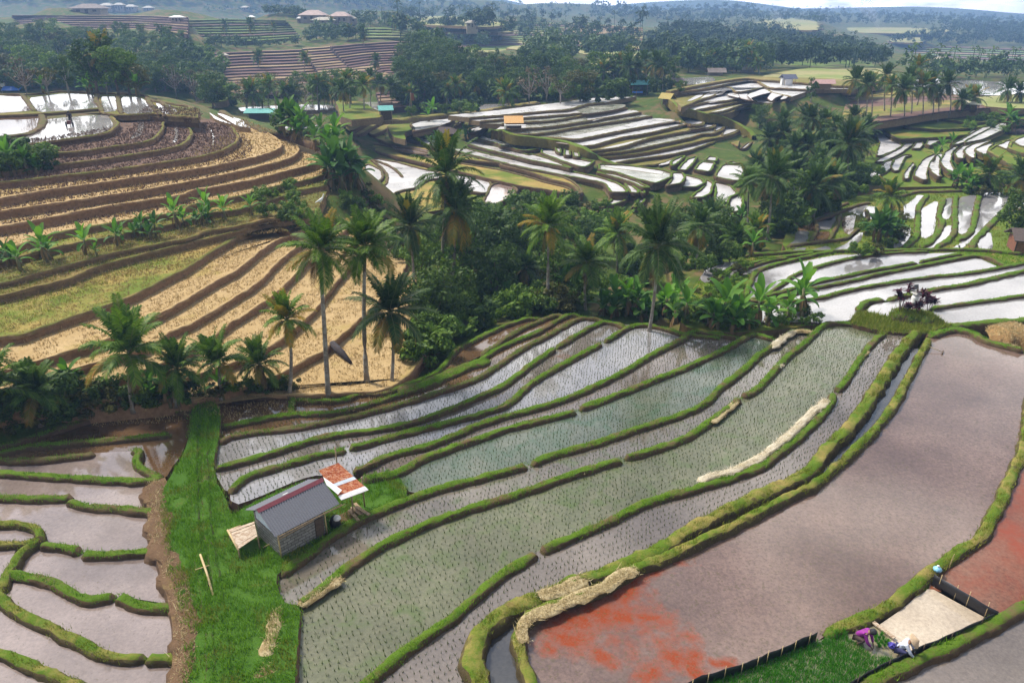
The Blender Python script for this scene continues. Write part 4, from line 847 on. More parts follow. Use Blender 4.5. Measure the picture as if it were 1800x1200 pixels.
def palm(base, top, var, label, s=1.0, group=None, r=.15, z=None):
    """base and top are picture points of the trunk's foot and of the crown's heart"""
    g = z if z is not None else hit(*base)
    if g is None: return
    d = ray(*top); t = g.y/d.y; h = CH+d.z*t-g.z; dx = d.x*t-g.x
    h = max(.6, h)
    o = root('coconut_palm', label, 'palm tree', g, group)
    V, Fc = [], []; n = 9; bow = random.uniform(-.3, .3)*min(1, h/8); by = random.uniform(-.5, .5)*min(1, h/8)
    pts = [Vector((dx*(i/n)**1.5+bow*math.sin(math.pi*i/n), by*math.sin(math.pi*i/n), -.3+(h+.3)*i/n)) for i in range(n+1)]
    k = max(.6, min(1.2, h/9))
    tube(V, Fc, pts, [(r*1.5 if i == 0 else r*(1.12-.5*i/n))*k**.5 for i in range(n+1)], 9)
    inst('trunk', mesh('trunk', V, Fc, TRUNK, None, True), o)
    inst('crown', CR[var], o, pts[-1], (random.uniform(-.22, .22), random.uniform(-.22, .22), random.uniform(0, 6.28)), Vector((1, 1, random.uniform(.9, 1.3)))*(.62*s*random.uniform(.85, 1.15)))
    return o
near = [
 ((233,718),(228,622),'y','stocky young coconut palm with a tall upright crown, in front of the golden terraces',1.0),
 ((70,742),(66,688),'y','low coconut palm with wide drooping fronds near the left picture edge',.95),
 ((-20,745),(-12,690),'y','palm cut by the left picture edge beside the dark thicket',.9),
 ((308,708),(312,648),'a','short dark palm between banana leaves, left of the narrow green path',.75),
 ((388,698),(386,636),'y','slim young palm just above the head of the green path',.85),
 ((456,690),(456,640),'a','lowest bushy palm left of the yellow skirted palm',.75),
 ((508,692),(505,562),'c','palm with yellow orange lower fronds at the edge of the golden field',.82),
 ((577,694),(562,440),'b','tall palm with a white bird on its crown and a pale speckled trunk',.92),
 ((645,670),(642,432),'a','tall slim palm between the bird palm and the shorter broad palm',.95),
 ((688,668),(686,548),'e','broad dark palm with hanging fronds at the foot of the golden field',1.0),
 ((728,508),(721,398),'d','dark ragged palm standing before the white ponds',.95),
 ((797,522),(801,372),'e','tallest double looking palm at the left rim of the jungle gully, lower crown',1.2),
 ((775,500),(785,308),'d','palm whose crown rises highest behind the gully rim, upright fronds',1.05),
 ((962,545),(963,398),'a','palm in the middle of the jungle gully with thin bright stems',1.05),
 ((1030,545),(1032,462),'b','shaded palm low in the gully left of the big lone palm',1.0),
 ((1085,478),(1086,412),'g','light green palm behind the gully beside a brown frond',.9),
 ((1141,582),(1157,432),'d','big lone palm with a leaning bare trunk standing behind the back bund',1.3),
 ((880,470),(872,400),'f','half hidden palm among the gully shrubs',.9),
 ((930,520),(925,470),'f','small palm under the gully trees',.8),
 ((1220,470),(1230,400),'f','dark palm between the lone palm and the right grove',.95),
 ((1315,410),(1317,318),'b','palm with pale long lower frond on the left of the right grove',1.0),
 ((1347,425),(1357,312),'d','darkest palm of the right grove above the bright bank',1.2),
 ((1482,348),(1491,255),'d','big round palm of the right grove with two pale trunks below it',1.25),
 ((1489,325),(1500,240),'e','palm tucked behind the big round palm of the right grove',1.1),
 ((1402,302),(1428,208),'f','palm with a long thin leaning white trunk in the right grove',.9),
 ((1740,338),(1740,306),'g','squat palm on the lower edge of the right hill terraces',1.15),
 ((1795,345),(1796,312),'f','dark palm at the right picture edge below the terraces',1.1),
 ((1566,372),(1566,346),'g','small bushy palm by the low ponds right of the grove',.95),
 ((188,166),(183,98),'c','lone tall palm rising behind the mirror ponds at upper left',1.3),
 ((1300,445),(1297,420),'y','low palm clump on the bank left of the back paddies',.8),
 ((1325,440),(1330,405),'g','small palm hidden by shrubs left of the back paddies',.7),
 ((1255,430),(1250,385),'f','shadowed palm between the lone palm and the right grove pond',.9),
]
for a, c, v_, l, s in near: palm(a, c, v_, l, s)
def grove(pts, label, group, vs='fg', s=1.0, hpx=None):
    for q in pts:
        (u, v, c) = q[:3]; palm((u, v), (u+random.uniform(-3, 3), c), random.choice(vs), label, s*random.uniform(.85, 1.1), group)
grove([(1380,300,235),(1395,330,262),(1365,345,290),(1420,330,258),(1445,310,248),(1440,345,285),(1462,330,270),(1400,365,300),(1350,300,245),(1330,340,292),(1375,270,215),(1412,262,205),(1450,275,215),(1470,290,228),(1502,300,245),(1515,290,230),(1370,385,325),(1430,385,330),(1462,372,318),(1340,380,330),(1505,265,205)], 'coconut palm of the dense dark grove right of the middle hill', 'palms of the right grove', 'dfe', 1.0)
grove([(1505,205,142),(1520,215,150),(1532,205,146),(1555,195,132),(1565,205,150),(1612,185,118),(1602,200,140),(1622,205,152),(1640,200,150),(1668,205,148),(1590,205,158),(1648,215,165)], 'coconut palm of the ridge row in front of the far right valley', 'palms of the right ridge row', 'fg', 1.1)
grove([(1705,190,168),(1715,200,172),(1770,180,158),(1690,195,175),(1795,180,162)], 'coconut palm on the far right terraces above the pale hut', 'palms of the far right terraces', 'fg', 1.1)
grove([(433,195,158),(445,198,165),(500,196,160),(512,200,166),(548,190,152),(560,195,148),(572,190,156),(590,198,155),(615,190,142),(604,196,160),(640,192,150),(652,188,140),(668,190,146),(690,186,152),(735,185,150),(760,190,158),(800,192,150),(786,195,160),(720,190,165),(472,192,150)], 'coconut palm along the foot of the brown terraces', 'palms below the brown terraces', 'fg', 1.05)
grove([(455,118,100),(535,130,102),(612,72,52),(640,80,58),(660,125,108),(700,128,110),(560,62,45),(480,66,48),(440,64,44),(395,60,44),(690,60,40),(715,55,38),(580,60,40)], 'coconut palm standing in the far brown and green terraces', 'palms in the far terraces', 'fg', 1.1)
grove([(1060,160,128),(1090,158,110),(1105,165,118),(1120,165,120),(1150,160,112),(1165,160,118),(1135,158,108),(880,185,158),(895,188,165),(840,180,150),(1250,128,100),(1262,128,98),(1275,126,102),(1290,128,104),(1302,128,96),(1315,128,92),(1240,128,105),(1325,130,108),(1335,132,112),(960,120,88),(975,120,92),(1000,118,95)], 'coconut palm of the belt of trees behind the middle hill', 'palms behind the middle hill', 'fg', 1.05)
# broadleaf trees
def leafball(V, Fc, FM, c, r, n, size, mi=0, flat=.75):
    for _ in range(n):
        d = Vector((random.gauss(0, 1), random.gauss(0, 1), random.gauss(0, 1))).normalized()
        p = c+Vector((d.x*r, d.y*r, d.z*r*flat))*random.uniform(.55, 1.08)
        nrm = (d+Vector((random.uniform(-.9, .9), random.uniform(-.9, .9), random.uniform(-.3, 1.0)))).normalized()
        a = nrm.orthogonal().normalized(); a.rotate(Matrix.Rotation(random.uniform(0, 6.28), 3, nrm)); b_ = nrm.cross(a); s = size*random.uniform(.6, 1.35); k = len(V)
        V += [p-a*s, p+b_*s*.45+a*s*.1, p+a*s, p-b_*s*.45+a*s*.1]; Fc.append([k, k+1, k+2, k+3]); FM.append(mi)
LEAF = [m_leaf('dark_green_leaf', (.032, .070, .009), (.064, .118, .015), (.11, .17, .024)), m_leaf('mid_green_leaf', (.05, .11, .012), (.092, .17, .020), (.145, .22, .032)), m_leaf('olive_leaf', (.05, .06, .015), (.09, .095, .025), (.14, .13, .04)), m_leaf('bright_leaf', (.07, .15, .014), (.12, .22, .025), (.18, .27, .04), trans=.3),
        m_leaf('brown_twig_leaf', (.09, .065, .045), (.14, .105, .07), (.18, .14, .10), trans=.05), m_leaf('maroon_leaf', (.035, .006, .016), (.065, .010, .026), (.11, .018, .04), trans=.1), m_leaf('blue_green_leaf', (.03, .07, .018), (.058, .11, .026), (.095, .16, .038))]
def tree_mesh(seed, h, r, nb, per, size, leaf, flat=.7, open_=.0, limbs=6, bark=None, top=.5):
    random.seed(seed); TV, TF, V, Fc, FM = [], [], [], [], []
    tp = Vector((random.uniform(-.3, .3), random.uniform(-.3, .3), h*top))
    tube(TV, TF, [Vector((0, 0, -.4)), Vector((.05, 0, h*top*.5)), tp, tp+Vector((.1, .1, h*.2))], [h*.030+.04, h*.024+.03, h*.016+.02, .02], 7)
    for i in range(nb):
        a = i*2.4+random.uniform(-.4, .4); q = random.random()**.6
        zc = h*(top*.85+(1-top*.85)*random.random()); rr = r*math.sqrt(max(.08, 1-((zc-h*.68)/(h*.5))**2))*q
        c = Vector((math.cos(a)*rr, math.sin(a)*rr, zc)); br = r*random.uniform(.22, .42)
        leafball(V, Fc, FM, c, br, int(per*(1-open_*random.random())), size, 0, flat)
        if i < limbs or open_ > .4: st = tp.lerp(Vector((0, 0, h*top*.6)), random.random()); tube(TV, TF, [st, st.lerp(c, .6)+Vector((0, 0, -.1*r)), c], [h*.012+.015, h*.008+.01, .012], 4, False)
    return mesh('trunk', TV, TF, bark or BARK, None, True), mesh('crown', V, Fc, LEAF[leaf], FM)
TM = dict(
 A=tree_mesh(11, 8, 3.6, 34, 60, .30, 0, top=.32), B=tree_mesh(12, 9, 3.4, 32, 55, .30, 1, top=.32), C=tree_mesh(13, 7, 3.8, 30, 55, .30, 2, .6, top=.35), D=tree_mesh(14, 10, 3.8, 36, 60, .32, 6, .8, top=.3),
 E=tree_mesh(15, 7, 2.8, 20, 26, .24, 4, .8, .7, 20, PALEBARK, .4), G=tree_mesh(16, 9, 2.4, 30, 50, .28, 0, .9, 0, 6, PALEBARK, .28), H=tree_mesh(18, 6, 3, 18, 40, .28, 2, .5, .5, 18, PALEBARK, .5))
SM = dict(a=tree_mesh(31, 2.0, 1.3, 14, 70, .17, 0, .8, top=.15), b=tree_mesh(32, 2.2, 1.4, 14, 70, .18, 1, .8, top=.15), c=tree_mesh(33, 1.7, 1.5, 14, 70, .17, 3, .7, top=.15), d=tree_mesh(34, 2.4, 1.4, 14, 60, .22, 6, .8, top=.15), e=tree_mesh(35, 1.6, 1.4, 12, 60, .18, 2, .7, top=.15))
random.seed(5)
def tree(u, v, k, s, label, group=None, name='broadleaf_tree', cat='tree', tab=TM, g=None):
    g = g or hit(u, v)
    if g is None: return
    o = root(name, label, cat, g-Vector((0, 0, .1)), group, random.uniform(0, 6.28), s*random.uniform(.9, 1.1))
    inst('trunk', tab[k][0], o); inst('crown', tab[k][1], o); return o
def inpoly(px, n, gap=0):
    us, vs = [p[0] for p in px], [p[1] for p in px]; out = []
    for _ in range(n*60):
        u, v = random.uniform(min(us), max(us)), random.uniform(min(vs), max(vs)); c = False; j = len(px)-1
        for i in range(len(px)):
            if (px[i][1] > v) != (px[j][1] > v) and u < (px[j][0]-px[i][0])*(v-px[i][1])/(px[j][1]-px[i][1])+px[i][0]: c = not c
            j = i
        if c and all((u-a)**2+((v-b_)*1.6)**2 > gap*gap for a, b_ in out):
            out.append((u, v))
            if len(out) >= n: break
    return sorted(out, key=lambda p: -p[1])
def wood(px, n, gap, ks, s, label, group, **kw):
    for u, v in inpoly(px, n, gap): tree(u, v, random.choice(ks), random.uniform(*s), label, group, **kw)
wood([(-30,160),(60,160),(160,164),(330,176),(385,196),(385,170),(340,130),(250,100),(150,80),(-30,85)], 100, 14, 'AABDCG', (.55, .9), 'dense dark broadleaf tree of the wood behind the mirror ponds', 'trees of the wood behind the mirror ponds')
wood([(-30,84),(140,78),(240,92),(330,80),(260,58),(-30,55)], 36, 15, 'ABD', (.38, .6), 'far tree of the dark wood below the village', 'trees of the wood below the village')
wood([(700,185),(830,178),(1040,178),(1060,150),(960,130),(800,110),(730,90),(700,120)], 90, 15, 'ABDDCG', (.6, .95), 'broadleaf tree of the wooded valley between brown terraces and middle hill', 'trees of the wooded valley')
wood([(1050,160),(1180,156),(1185,140),(1060,140)], 12, 18, 'AG', (.75, 1.0), 'tall dark tree by the teal hut behind the middle hill', 'tall trees by the teal hut')
wood([(750,600),(800,560),(900,530),(1040,520),(1080,480),(1050,420),(900,400),(840,400),(760,440),(730,520)], 24, 30, 'ABGDH', (.38, .7), 'leafy tree in the shady jungle gully', 'trees of the jungle gully')
wood([(1360,420),(1400,395),(1480,345),(1520,300),(1500,250),(1420,230),(1350,240),(1330,300),(1340,380)], 16, 26, 'ADBG', (.4, .7), 'dark broadleaf tree among the palms of the right grove', 'trees of the right grove')
wood([(1180,480),(1290,430),(1320,400),(1240,400),(1150,430),(1120,480)], 8, 24, 'AB', (.35, .55), 'bushy tree behind the big lone palm', 'trees behind the lone palm')
wood([(430,198),(620,192),(650,180),(560,165),(430,172)], 16, 20, 'ABH', (.6, 1.0), 'bushy tree under the palms at the foot of the brown terraces', 'trees below the brown terraces')
for u, v, k, s, l in ((48,168,'E',0.85,'bare pale tree at the left end of the dark wood'),(85,166,'H',0.75,'thin olive tree next to the bare pale tree'),(345,178,'E',1.02,'leafless brown tree in front of the brown terraces'),(310,170,'E',0.95,'brown twiggy tree right of the lone tall palm'),(960,182,'E',1.02,'reddish bare tree in front of the wooded valley'),(985,182,'H',0.95,'spreading tree with a brownish crown behind the top ponds'),(930,182,'E',0.95,'slender bare trees at the edge of the wooded valley'),(1020,178,'C',0.88,'flat topped tree at the right end of the wooded valley'),(520,195,'H',0.82,'olive round tree between palms above the green roofed shed'),(1784,415,'A',.62,'dark bush like tree above the brown wooden shed'),(1425,180,'G',.6,'small dark tree beside the white ponds of the upper slope'),(1335,225,'A',0.61,'dark round tree at the top of the right grove'),(735,120,'G',1.09,'tall pointed tree at the edge of the far brown terraces'),(1195,165,'A',.35,'dark shrub by the field dyke behind the middle hill')): tree(u, v, k, s, l)
UV, UF, UM = [], [], []
def under(px, n, gap, ks, s, *_):
    for u, v in inpoly(px, n, gap):
        g = hit(u, v)
        if g is None: continue
        me = SM[random.choice(ks)][1]; k = random.uniform(*s)*random.uniform(.9, 1.1); M_ = Matrix.Translation(g-Vector((0, 0, .1))) @ Matrix.Rotation(random.uniform(0, 6.28), 4, 'Z') @ Matrix.Scale(k, 4); b0 = len(UV); mt = me.materials[0]
        if mt not in UM: UM.append(mt)
        UV.extend(M_ @ q.co for q in me.vertices)
        for p in me.polygons: UF.append(([b0+i for i in p.vertices], UM.index(mt)))
def shrubs(px, n, gap, ks, s, label, group): wood(px, n, gap, ks, s, label, group, name='shrub', cat='shrub', tab=SM)
under([(735,655),(790,610),(880,565),(1020,545),(1060,500),(900,470),(800,520),(740,590)], 70, 17, 'abbdec', (.6, 1.15), 'dense shrub on the slope of the jungle gully', 'shrubs of the jungle gully')
under([(760,470),(900,420),(1060,460),(1100,420),(1060,370),(900,350),(840,370),(760,420)], 44, 17, 'abcbe', (.8, 1.4), 'green shrub in the upper jungle gully', 'shrubs of the upper gully')
shrubs([(1090,520),(1290,470),(1360,430),(1300,390),(1200,420),(1100,460)], 36, 17, 'abdc', (.5, .9), 'shrub on the bank right of the gully', 'shrubs right of the gully')
under([(1350,440),(1420,400),(1500,360),(1540,320),(1500,300),(1400,340),(1340,400)], 36, 15, 'adb', (.8, 1.4), 'shrub under the right grove', 'shrubs under the right grove')
under([(-40,775),(40,755),(150,735),(300,712),(340,705),(330,690),(200,690),(60,700),(-40,715)], 54, 15, 'aade', (.35, .75), 'dark undergrowth bush in front of the golden terraces', 'undergrowth below the golden terraces')
shrubs([(350,700),(480,690),(520,684),(500,676),(400,680)], 16, 12, 'abe', (.3, .5), 'low bush at the lower rim of the golden field', 'bushes at the rim of the golden field')
shrubs([(700,650),(750,620),(770,560),(745,500),(735,600)], 16, 14, 'ab', (.6, 1), 'bush between the golden field and the gully', 'bushes right of the golden field')
shrubs([(440,345),(500,325),(540,350),(530,400),(480,400)], 14, 15, 'bce', (.35, .7), 'weedy bush on the banana shelf', 'bushes on the banana shelf')
shrubs([(-20,305),(85,305),(90,290),(40,275),(-20,280)], 12, 14, 'abd', (.7, 1.1), 'dark bush of the clump at the left end of the ploughed terraces', 'bushes of the left clump')
shrubs([(1440,570),(1250,580),(1050,555),(1040,540),(1230,545),(1440,548)], 34, 14, 'bac', (.3, .55), 'low bush behind the back bund', 'bushes behind the back bund')
shrubs([(1490,470),(1560,440),(1600,400),(1580,370),(1530,390)], 12, 16, 'bea', (.5, .9), 'bush of the overgrown knoll between the low ponds', 'bushes of the overgrown knoll')
shrubs([(1690,345),(1800,335),(1800,310),(1700,315)], 12, 16, 'bce', (.5, .9), 'bush along the lower edge of the right hill', 'bushes below the right hill')
shrubs([(1680,230),(1790,240),(1800,215),(1700,205)], 8, 18, 'bc', (.6, 1), 'green bush beside the pale hut on the right hill', 'bushes by the pale hut')
shrubs([(720,205),(840,200),(840,190),(720,190)], 14, 12, 'abd', (.8, 1.3), 'bush at the back edge of the middle hill', 'bushes behind the middle hill')
shrubs([(490,235),(580,250),(590,235),(500,215)], 8, 12, 'bd', (.6, .9), 'bush among the banana plants at the saddle', 'bushes at the saddle')
under([(-30,161),(60,160),(160,157),(330,168),(390,186),(430,192),(380,172),(330,150),(200,140),(-30,145)], 60, 11, 'aadb', (1.3, 2.3), 'dark undergrowth bush along the foot of the wood behind the mirror ponds', 'undergrowth of the wood behind the mirror ponds')
under([(700,186),(830,180),(1060,180),(1180,160),(1180,152),(1040,165),(800,170),(700,176)], 50, 11, 'aadb', (1.2, 2.1), 'dark bush along the foot of the wooded valley', 'undergrowth of the wooded valley')
under([(300,150),(390,180),(390,130),(330,90),(260,90)], 30, 13, 'adb', (1.6, 2.6), 'bush on the slope left of the brown terraces', 'bushes left of the brown terraces')
shrubs([(600,350),(640,335),(665,350),(690,400),(745,470),(720,480),(660,420),(610,380)], 34, 11, 'beac', (.4, .8), 'small weedy bush on the bank under the huge banana clump', 'bushes of the bank under the banana clump')
shrubs([(1195,560),(1225,500),(1290,462),(1320,470),(1300,500),(1330,545),(1250,570)], 26, 12, 'bce', (.3, .55), 'weedy bush on the green bank left of the back paddies', 'bushes of the green bank')
link_mesh('undergrowth', UV, [f for f, _ in UF], UM, [m for _, m in UF])['kind'] = 'stuff'
# banana plants
BAN = m_leaf('banana_leaf', (.05, .15, .018), (.09, .22, .03), (.16, .30, .05), .35, .35)
BAND = m_leaf('dark_banana_leaf', (.035, .11, .018), (.065, .16, .028), (.11, .22, .045), .4, .25)
BSTEM = m_plain('banana_stem', (.15, .14, .06), .7, .4, 4, .3)
def banana_leaf(V, Fc, FM, base, az, el, L, w, droop, mi=0):
    ca, sa = math.cos(az), math.sin(az); side = Vector((-sa, ca, 0)); x = z = 0; n = 8; k0 = len(V)
    for i in range(n+1):
        s = i/n; a = el-droop*s**1.5; p = base+Vector((ca*x, sa*x, z)); x += math.cos(a)*L/n; z += math.sin(a)*L/n
        ww = w*(.08 if s < .14 else math.sin(math.pi*min(1, (s-.1)/.92*.93+.04))**.6); j = random.uniform(.8, 1.1)
        up = Vector((-math.sin(a)*ca, -math.sin(a)*sa, math.cos(a)))
        V += [p+side*ww*j+up*ww*.35, p, p-side*ww*j+up*ww*.35]
    for i in range(n):
        b_ = k0+i*3; Fc += [[b_, b_+1, b_+4, b_+3], [b_+1, b_+2, b_+5, b_+4]]; FM += [mi, mi]
def banana_mesh(seed, stems, h, L, mat, dead=5):
    random.seed(seed); SV, SF, V, Fc, FM, DV, DF = [], [], [], [], [], [], []
    for s in range(stems):
        a = random.uniform(0, 6.28); r = 0 if s == 0 else random.uniform(.3, .7); hh = h*(1 if s == 0 else random.uniform(.45, .9)); b0 = Vector((math.cos(a)*r, math.sin(a)*r, 0)); tp = b0+Vector((math.cos(a)*.15, math.sin(a)*.15, hh))
        tube(SV, SF, [b0-Vector((0, 0, .2)), b0.lerp(tp, .5), tp], [.13, .10, .06], 7)
        for i in range(8):
            el = 1.45-i*.17+random.uniform(-.1, .1); banana_leaf(V, Fc, FM, tp-Vector((0, 0, .04*i)), i*2.4+a+random.uniform(-.3, .3), el, L*random.uniform(.75, 1.1)*(hh/h)**.4, L*.15, random.uniform(.7, 1.5)*(.4+.09*i))
        for i in range(dead): banana_leaf(DV, DF, [], tp-Vector((0, 0, .2+.07*i)), random.uniform(0, 6.28), random.uniform(-1.3, -1.0), L*.6, L*.06, .3)
    return mesh('stem', SV, SF, BSTEM, None, True), mesh('leaves', V, Fc, mat, FM, True), mesh('dead_leaves', DV, DF, PALMX, None, True)
BM = dict(a=banana_mesh(41, 2, 1.5, 1.5, BAN), b=banana_mesh(42, 3, 1.3, 1.4, BAND), c=banana_mesh(43, 1, 1.1, 1.3, BAN, 3), d=banana_mesh(44, 4, 1.6, 1.7, BAN, 3), e=banana_mesh(45, 6, 1.9, 1.9, BAND, 2))
random.seed(9)
def banana(u, v, k, s, label, group=None):
    g = hit(u, v)
    if g is None: return
    o = root('banana_plant', label, 'banana plant', g, group, random.uniform(0, 6.28), s)
    for n_, m in zip(('stem', 'leaves', 'dead_leaves'), BM[k]): inst(n_, m, o)
for i, (u, v, k, s) in enumerate([(14,470,'b',1.0),(38,478,'c',1.1),(85,462,'a',1.15),(72,452,'c',.7),(150,448,'c',1.2),(172,452,'c',.6),(206,432,'c',1.05),(214,428,'c',.85),(250,416,'b',.95),(275,418,'b',1.0),(313,403,'a',1.1),(355,396,'b',.9),(362,385,'a',1.05),(398,388,'c',1.15),(443,378,'c',.95)]):
    banana(u, v, k, s, 'banana plant of the row on the shelf between upper and lower golden terraces', 'bananas of the shelf row')
for u, v, k, s, l in ((600,332,'e',1.7,'huge bright banana clump at the right end of the golden terraces'),(615,322,'d',1.7,'right half of the huge banana clump by the white ponds'),(590,318,'e',1.4,'back of the huge banana clump'),(512,236,'e',1.35,'left clump of the banana plants at the saddle'),(530,240,'d',1.4,'second clump of the banana plants at the saddle'),(565,252,'b',1.5,'small dark banana clump right of the saddle'),(590,262,'d',1.4,'banana clump above the huge bright one'),
  (128,690,'c',1.0,'bright banana plant left of the stocky palm'),(268,702,'d',.75,'banana plant with upright bright leaf near the head of the path'),(300,712,'a',.95,'broad banana plant beside the short dark palm'),(392,700,'c',.9,'banana plant with a shining leaf under the slim young palm'),(318,700,'b',.8,'dark banana plant behind the green path'),
  (1075,552,'d',1.15,'left plant of the banana thicket behind the back bund'),(1100,556,'d',1.2,'banana plant in the thicket left of the bare palm trunk'),(1122,558,'d',1.1,'banana plant right against the bare palm trunk'),(1170,558,'d',1.1,'banana plant just right of the bare palm trunk'),(1190,552,'a',1.25,'banana plant in front of the green bank'),(1205,566,'a',1.1,'low banana plant on the back bund'),(1270,574,'d',1.3,'tall banana plant with upright leaves before the white pond'),(1245,572,'c',1.0,'small banana plant left of the tall upright one'),(1330,574,'a',1.35,'banana plant with wide arching leaves behind the straw bund'),(1300,575,'d',.9,'low banana plant between two bigger ones'),(1410,556,'a',1.55,'large light banana plant at the corner of the back paddies'),(1385,568,'c',1.2,'banana shoot under the large light plant'),
  (985,525,'b',1.3,'dark banana plant deep in the gully'),(1000,520,'b',1.5,'banana plant under the gully palms'),(800,470,'a',1.4,'light banana plant left of the gully trees'),(820,455,'d',1.3,'banana plant on the upper left of the gully'),(890,540,'b',1.1,'banana plant at the foot of the gully trees'),(1322,448,'c',1.2,'single bright banana shoot left of the back paddies'),(1300,395,'b',1.2,'banana plant below the blue ponds'),
  (1545,425,'e',1.1,'leafy clump on the overgrown knoll between the low ponds'),(1560,415,'b',1.3,'brownish plant on the overgrown knoll'),(1680,332,'d',1.3,'bright banana clump below the right hill'),(1700,335,'d',1.2,'banana clump next to the squat palm'),(1652,270,'c',1.3,'banana plant standing in the right hill ponds'),(1672,262,'c',1.3,'upper banana plant of the right hill ponds'),(1640,285,'c',1.2,'lower banana plant of the right hill ponds'),(1770,225,'d',1.6,'banana clump beside the dark heap on the right hill'),(760,212,'a',1.6,'plant beside the dark thatched hut'),(820,245,'b',1.3,'bushy plant right of the dark thatched hut'),(765,255,'b',1.2,'round bush like plant in front of the dark thatched hut'),(162,166,'d',1.4,'banana plant with pale leaves left of the lone palm'),(245,170,'c',1.8,'banana plant with spread leaves behind the ponds'),(75,166,'c',1.5,'yellow green plant beside the blue sheet'),(20,308,'d',1.3,'plant with yellow flowers at the left edge of the ploughed terraces'),(50,305,'b',1.2,'plant in the left clump below the mirror ponds')): banana(u, v, k, s, l)
# far woods: read as masses
FLEAF = m_leaf('far_wood_leaf', (.014, .038, .014), (.032, .068, .02), (.06, .105, .03), trans=.1, tint=0)
FLEAF2 = m_leaf('far_wood_light_leaf', (.035, .075, .02), (.065, .12, .03), (.10, .16, .04), trans=.1, tint=0)
def mass(name, regs, mat, seed):
    random.seed(seed); V, Fc = [], []
    for px, n, (h0, h1) in regs:
        for u, v in inpoly(px, n):
            g = hit(u, v)
            if g is None: continue
            D = g.y; h = random.uniform(h0, h1); r = h*random.uniform(.3, .5); big = D > 600
            if random.random() < .22:   # a palm head on a thin stem
                k = len(V); V += [g+Vector((-.15, 0, 0)), g+Vector((.15, 0, 0)), g+Vector((.1, 0, h)), g+Vector((-.1, 0, h))]; Fc.append([k, k+1, k+2, k+3])
                for i in range(11):
                    a = i*.571+random.random(); c, s = math.cos(a)*h*.28, math.sin(a)*h*.28; t = g+Vector((0, 0, h)); k = len(V); e = random.uniform(-.2, .7)
                    V += [t, t+Vector((c*.5-s*.12, s*.5+c*.12, h*.2*e)), t+Vector((c, s, h*.14*(e-.6))), t+Vector((c*.5+s*.12, s*.5-c*.12, h*.2*e))]; Fc.append([k, k+1, k+2, k+3])
                continue
            for b_ in range(3 if big else 6):
                c = g+Vector((random.uniform(-r, r)*.7, random.uniform(-r, r)*.7, h*random.uniform(.35, .85))); leafball(V, Fc, [], c, r*random.uniform(.45, .75), 16 if big else 26, r*(.30 if big else .21))
    o = link_mesh(name, V, Fc, mat); o['kind'] = 'stuff'; return o
mass('far_wood', [([(1130,120),(1260,125),(1420,120),(1560,124),(1540,95),(1420,70),(1330,50),(1200,45),(1130,80)], 620, (5, 10)), ([(1040,30),(1200,44),(1320,36),(1480,46),(1620,46),(1820,80),(1820,34),(1500,18),(1040,12)], 700, (7, 12)), ([(1560,80),(1820,84),(1820,50),(1700,50),(1600,66)], 240, (6, 11)), ([(700,70),(900,66),(1130,80),(1130,40),(900,14),(700,2)], 110, (6, 11)), ([(-30,8),(300,6),(620,16),(700,24),(700,-10),(-30,-10)], 420, (6, 11))], FLEAF, 3)
mass('far_light_wood', [([(730,110),(900,80),(1130,96),(1060,60),(820,50),(720,50)], 150, (5, 9)), ([(920,125),(1010,125),(1010,90),(930,85)], 40, (6, 9)), ([(1190,130),(1340,130),(1340,112),(1200,112)], 90, (5, 9)), ([(700,34),(1130,40),(1130,16),(700,6)], 220, (6, 10)), ([(360,22),(540,34),(540,24),(360,14)], 50, (4, 7)), ([(625,50),(700,55),(700,36),(625,36)], 40, (4, 7)), ([(1200,42),(1500,42),(1800,60),(1800,38),(1400,22),(1200,20)], 260, (6, 10)), ([(1580,142),(1800,142),(1800,126),(1590,128)], 40, (5, 9)),
 ([(360,86),(520,84),(530,79),(360,77)], 50, (2, 4)), ([(530,76),(640,72),(640,60),(540,60)], 60, (3, 6)), ([(1030,108),(1110,98),(1030,92)], 30, (5, 9))], FLEAF2, 4)
# ================================================================ BUILT THINGS
def boxv(V, Fc, c, s, rot=None):
    k = len(V); c = Vector(c); hx, hy, hz = s[0]/2, s[1]/2, s[2]/2
    for x, y, z in ((-1,-1,-1),(1,-1,-1),(1,1,-1),(-1,1,-1),(-1,-1,1),(1,-1,1),(1,1,1),(-1,1,1)):
        p = Vector((x*hx, y*hy, z*hz)); 
        if rot: p = rot @ p
        V.append(c+p)
    Fc += [[k+i for i in f] for f in ((3,2,1,0),(4,5,6,7),(0,1,5,4),(1,2,6,5),(2,3,7,6),(3,0,4,7))]
def box(name, c, s, mat, parent, rot=None):
    V, Fc = [], []; boxv(V, Fc, c, s, rot); return inst(name, mesh(name, V, Fc, mat), parent)
def boxes(name, L, mat, parent):
    V, Fc = [], []
    for q in L: boxv(V, Fc, *q)
    return inst(name, mesh(name, V, Fc, mat), parent)
def tubes(name, L, mat, parent, n=6, smooth=True):
    V, Fc = [], []
    for pts, rad in L: tube(V, Fc, [Vector(p) for p in pts], rad if isinstance(rad, (list, tuple)) else [rad]*len(pts), n)
    return inst(name, mesh(name, V, Fc, mat, None, smooth), parent)
def lathe(name, prof, mat, parent, n=12, loc=(0, 0, 0), sq=False):
    V, Fc = [], []
    if sq: n = 4
    for r, z in prof:
        for k in range(n): a = 2*math.pi*(k+(.5 if sq else 0))/n; V.append(Vector((math.cos(a)*r, math.sin(a)*r, z)))
    for i in range(len(prof)-1):
        for k in range(n): Fc.append([i*n+k, i*n+(k+1) % n, (i+1)*n+(k+1) % n, (i+1)*n+k])
    Fc.append([(len(prof)-1)*n+k for k in range(n)]); Fc.append(list(range(n))[::-1])
    return inst(name, mesh(name, V, Fc, mat, None, not sq), parent, loc)
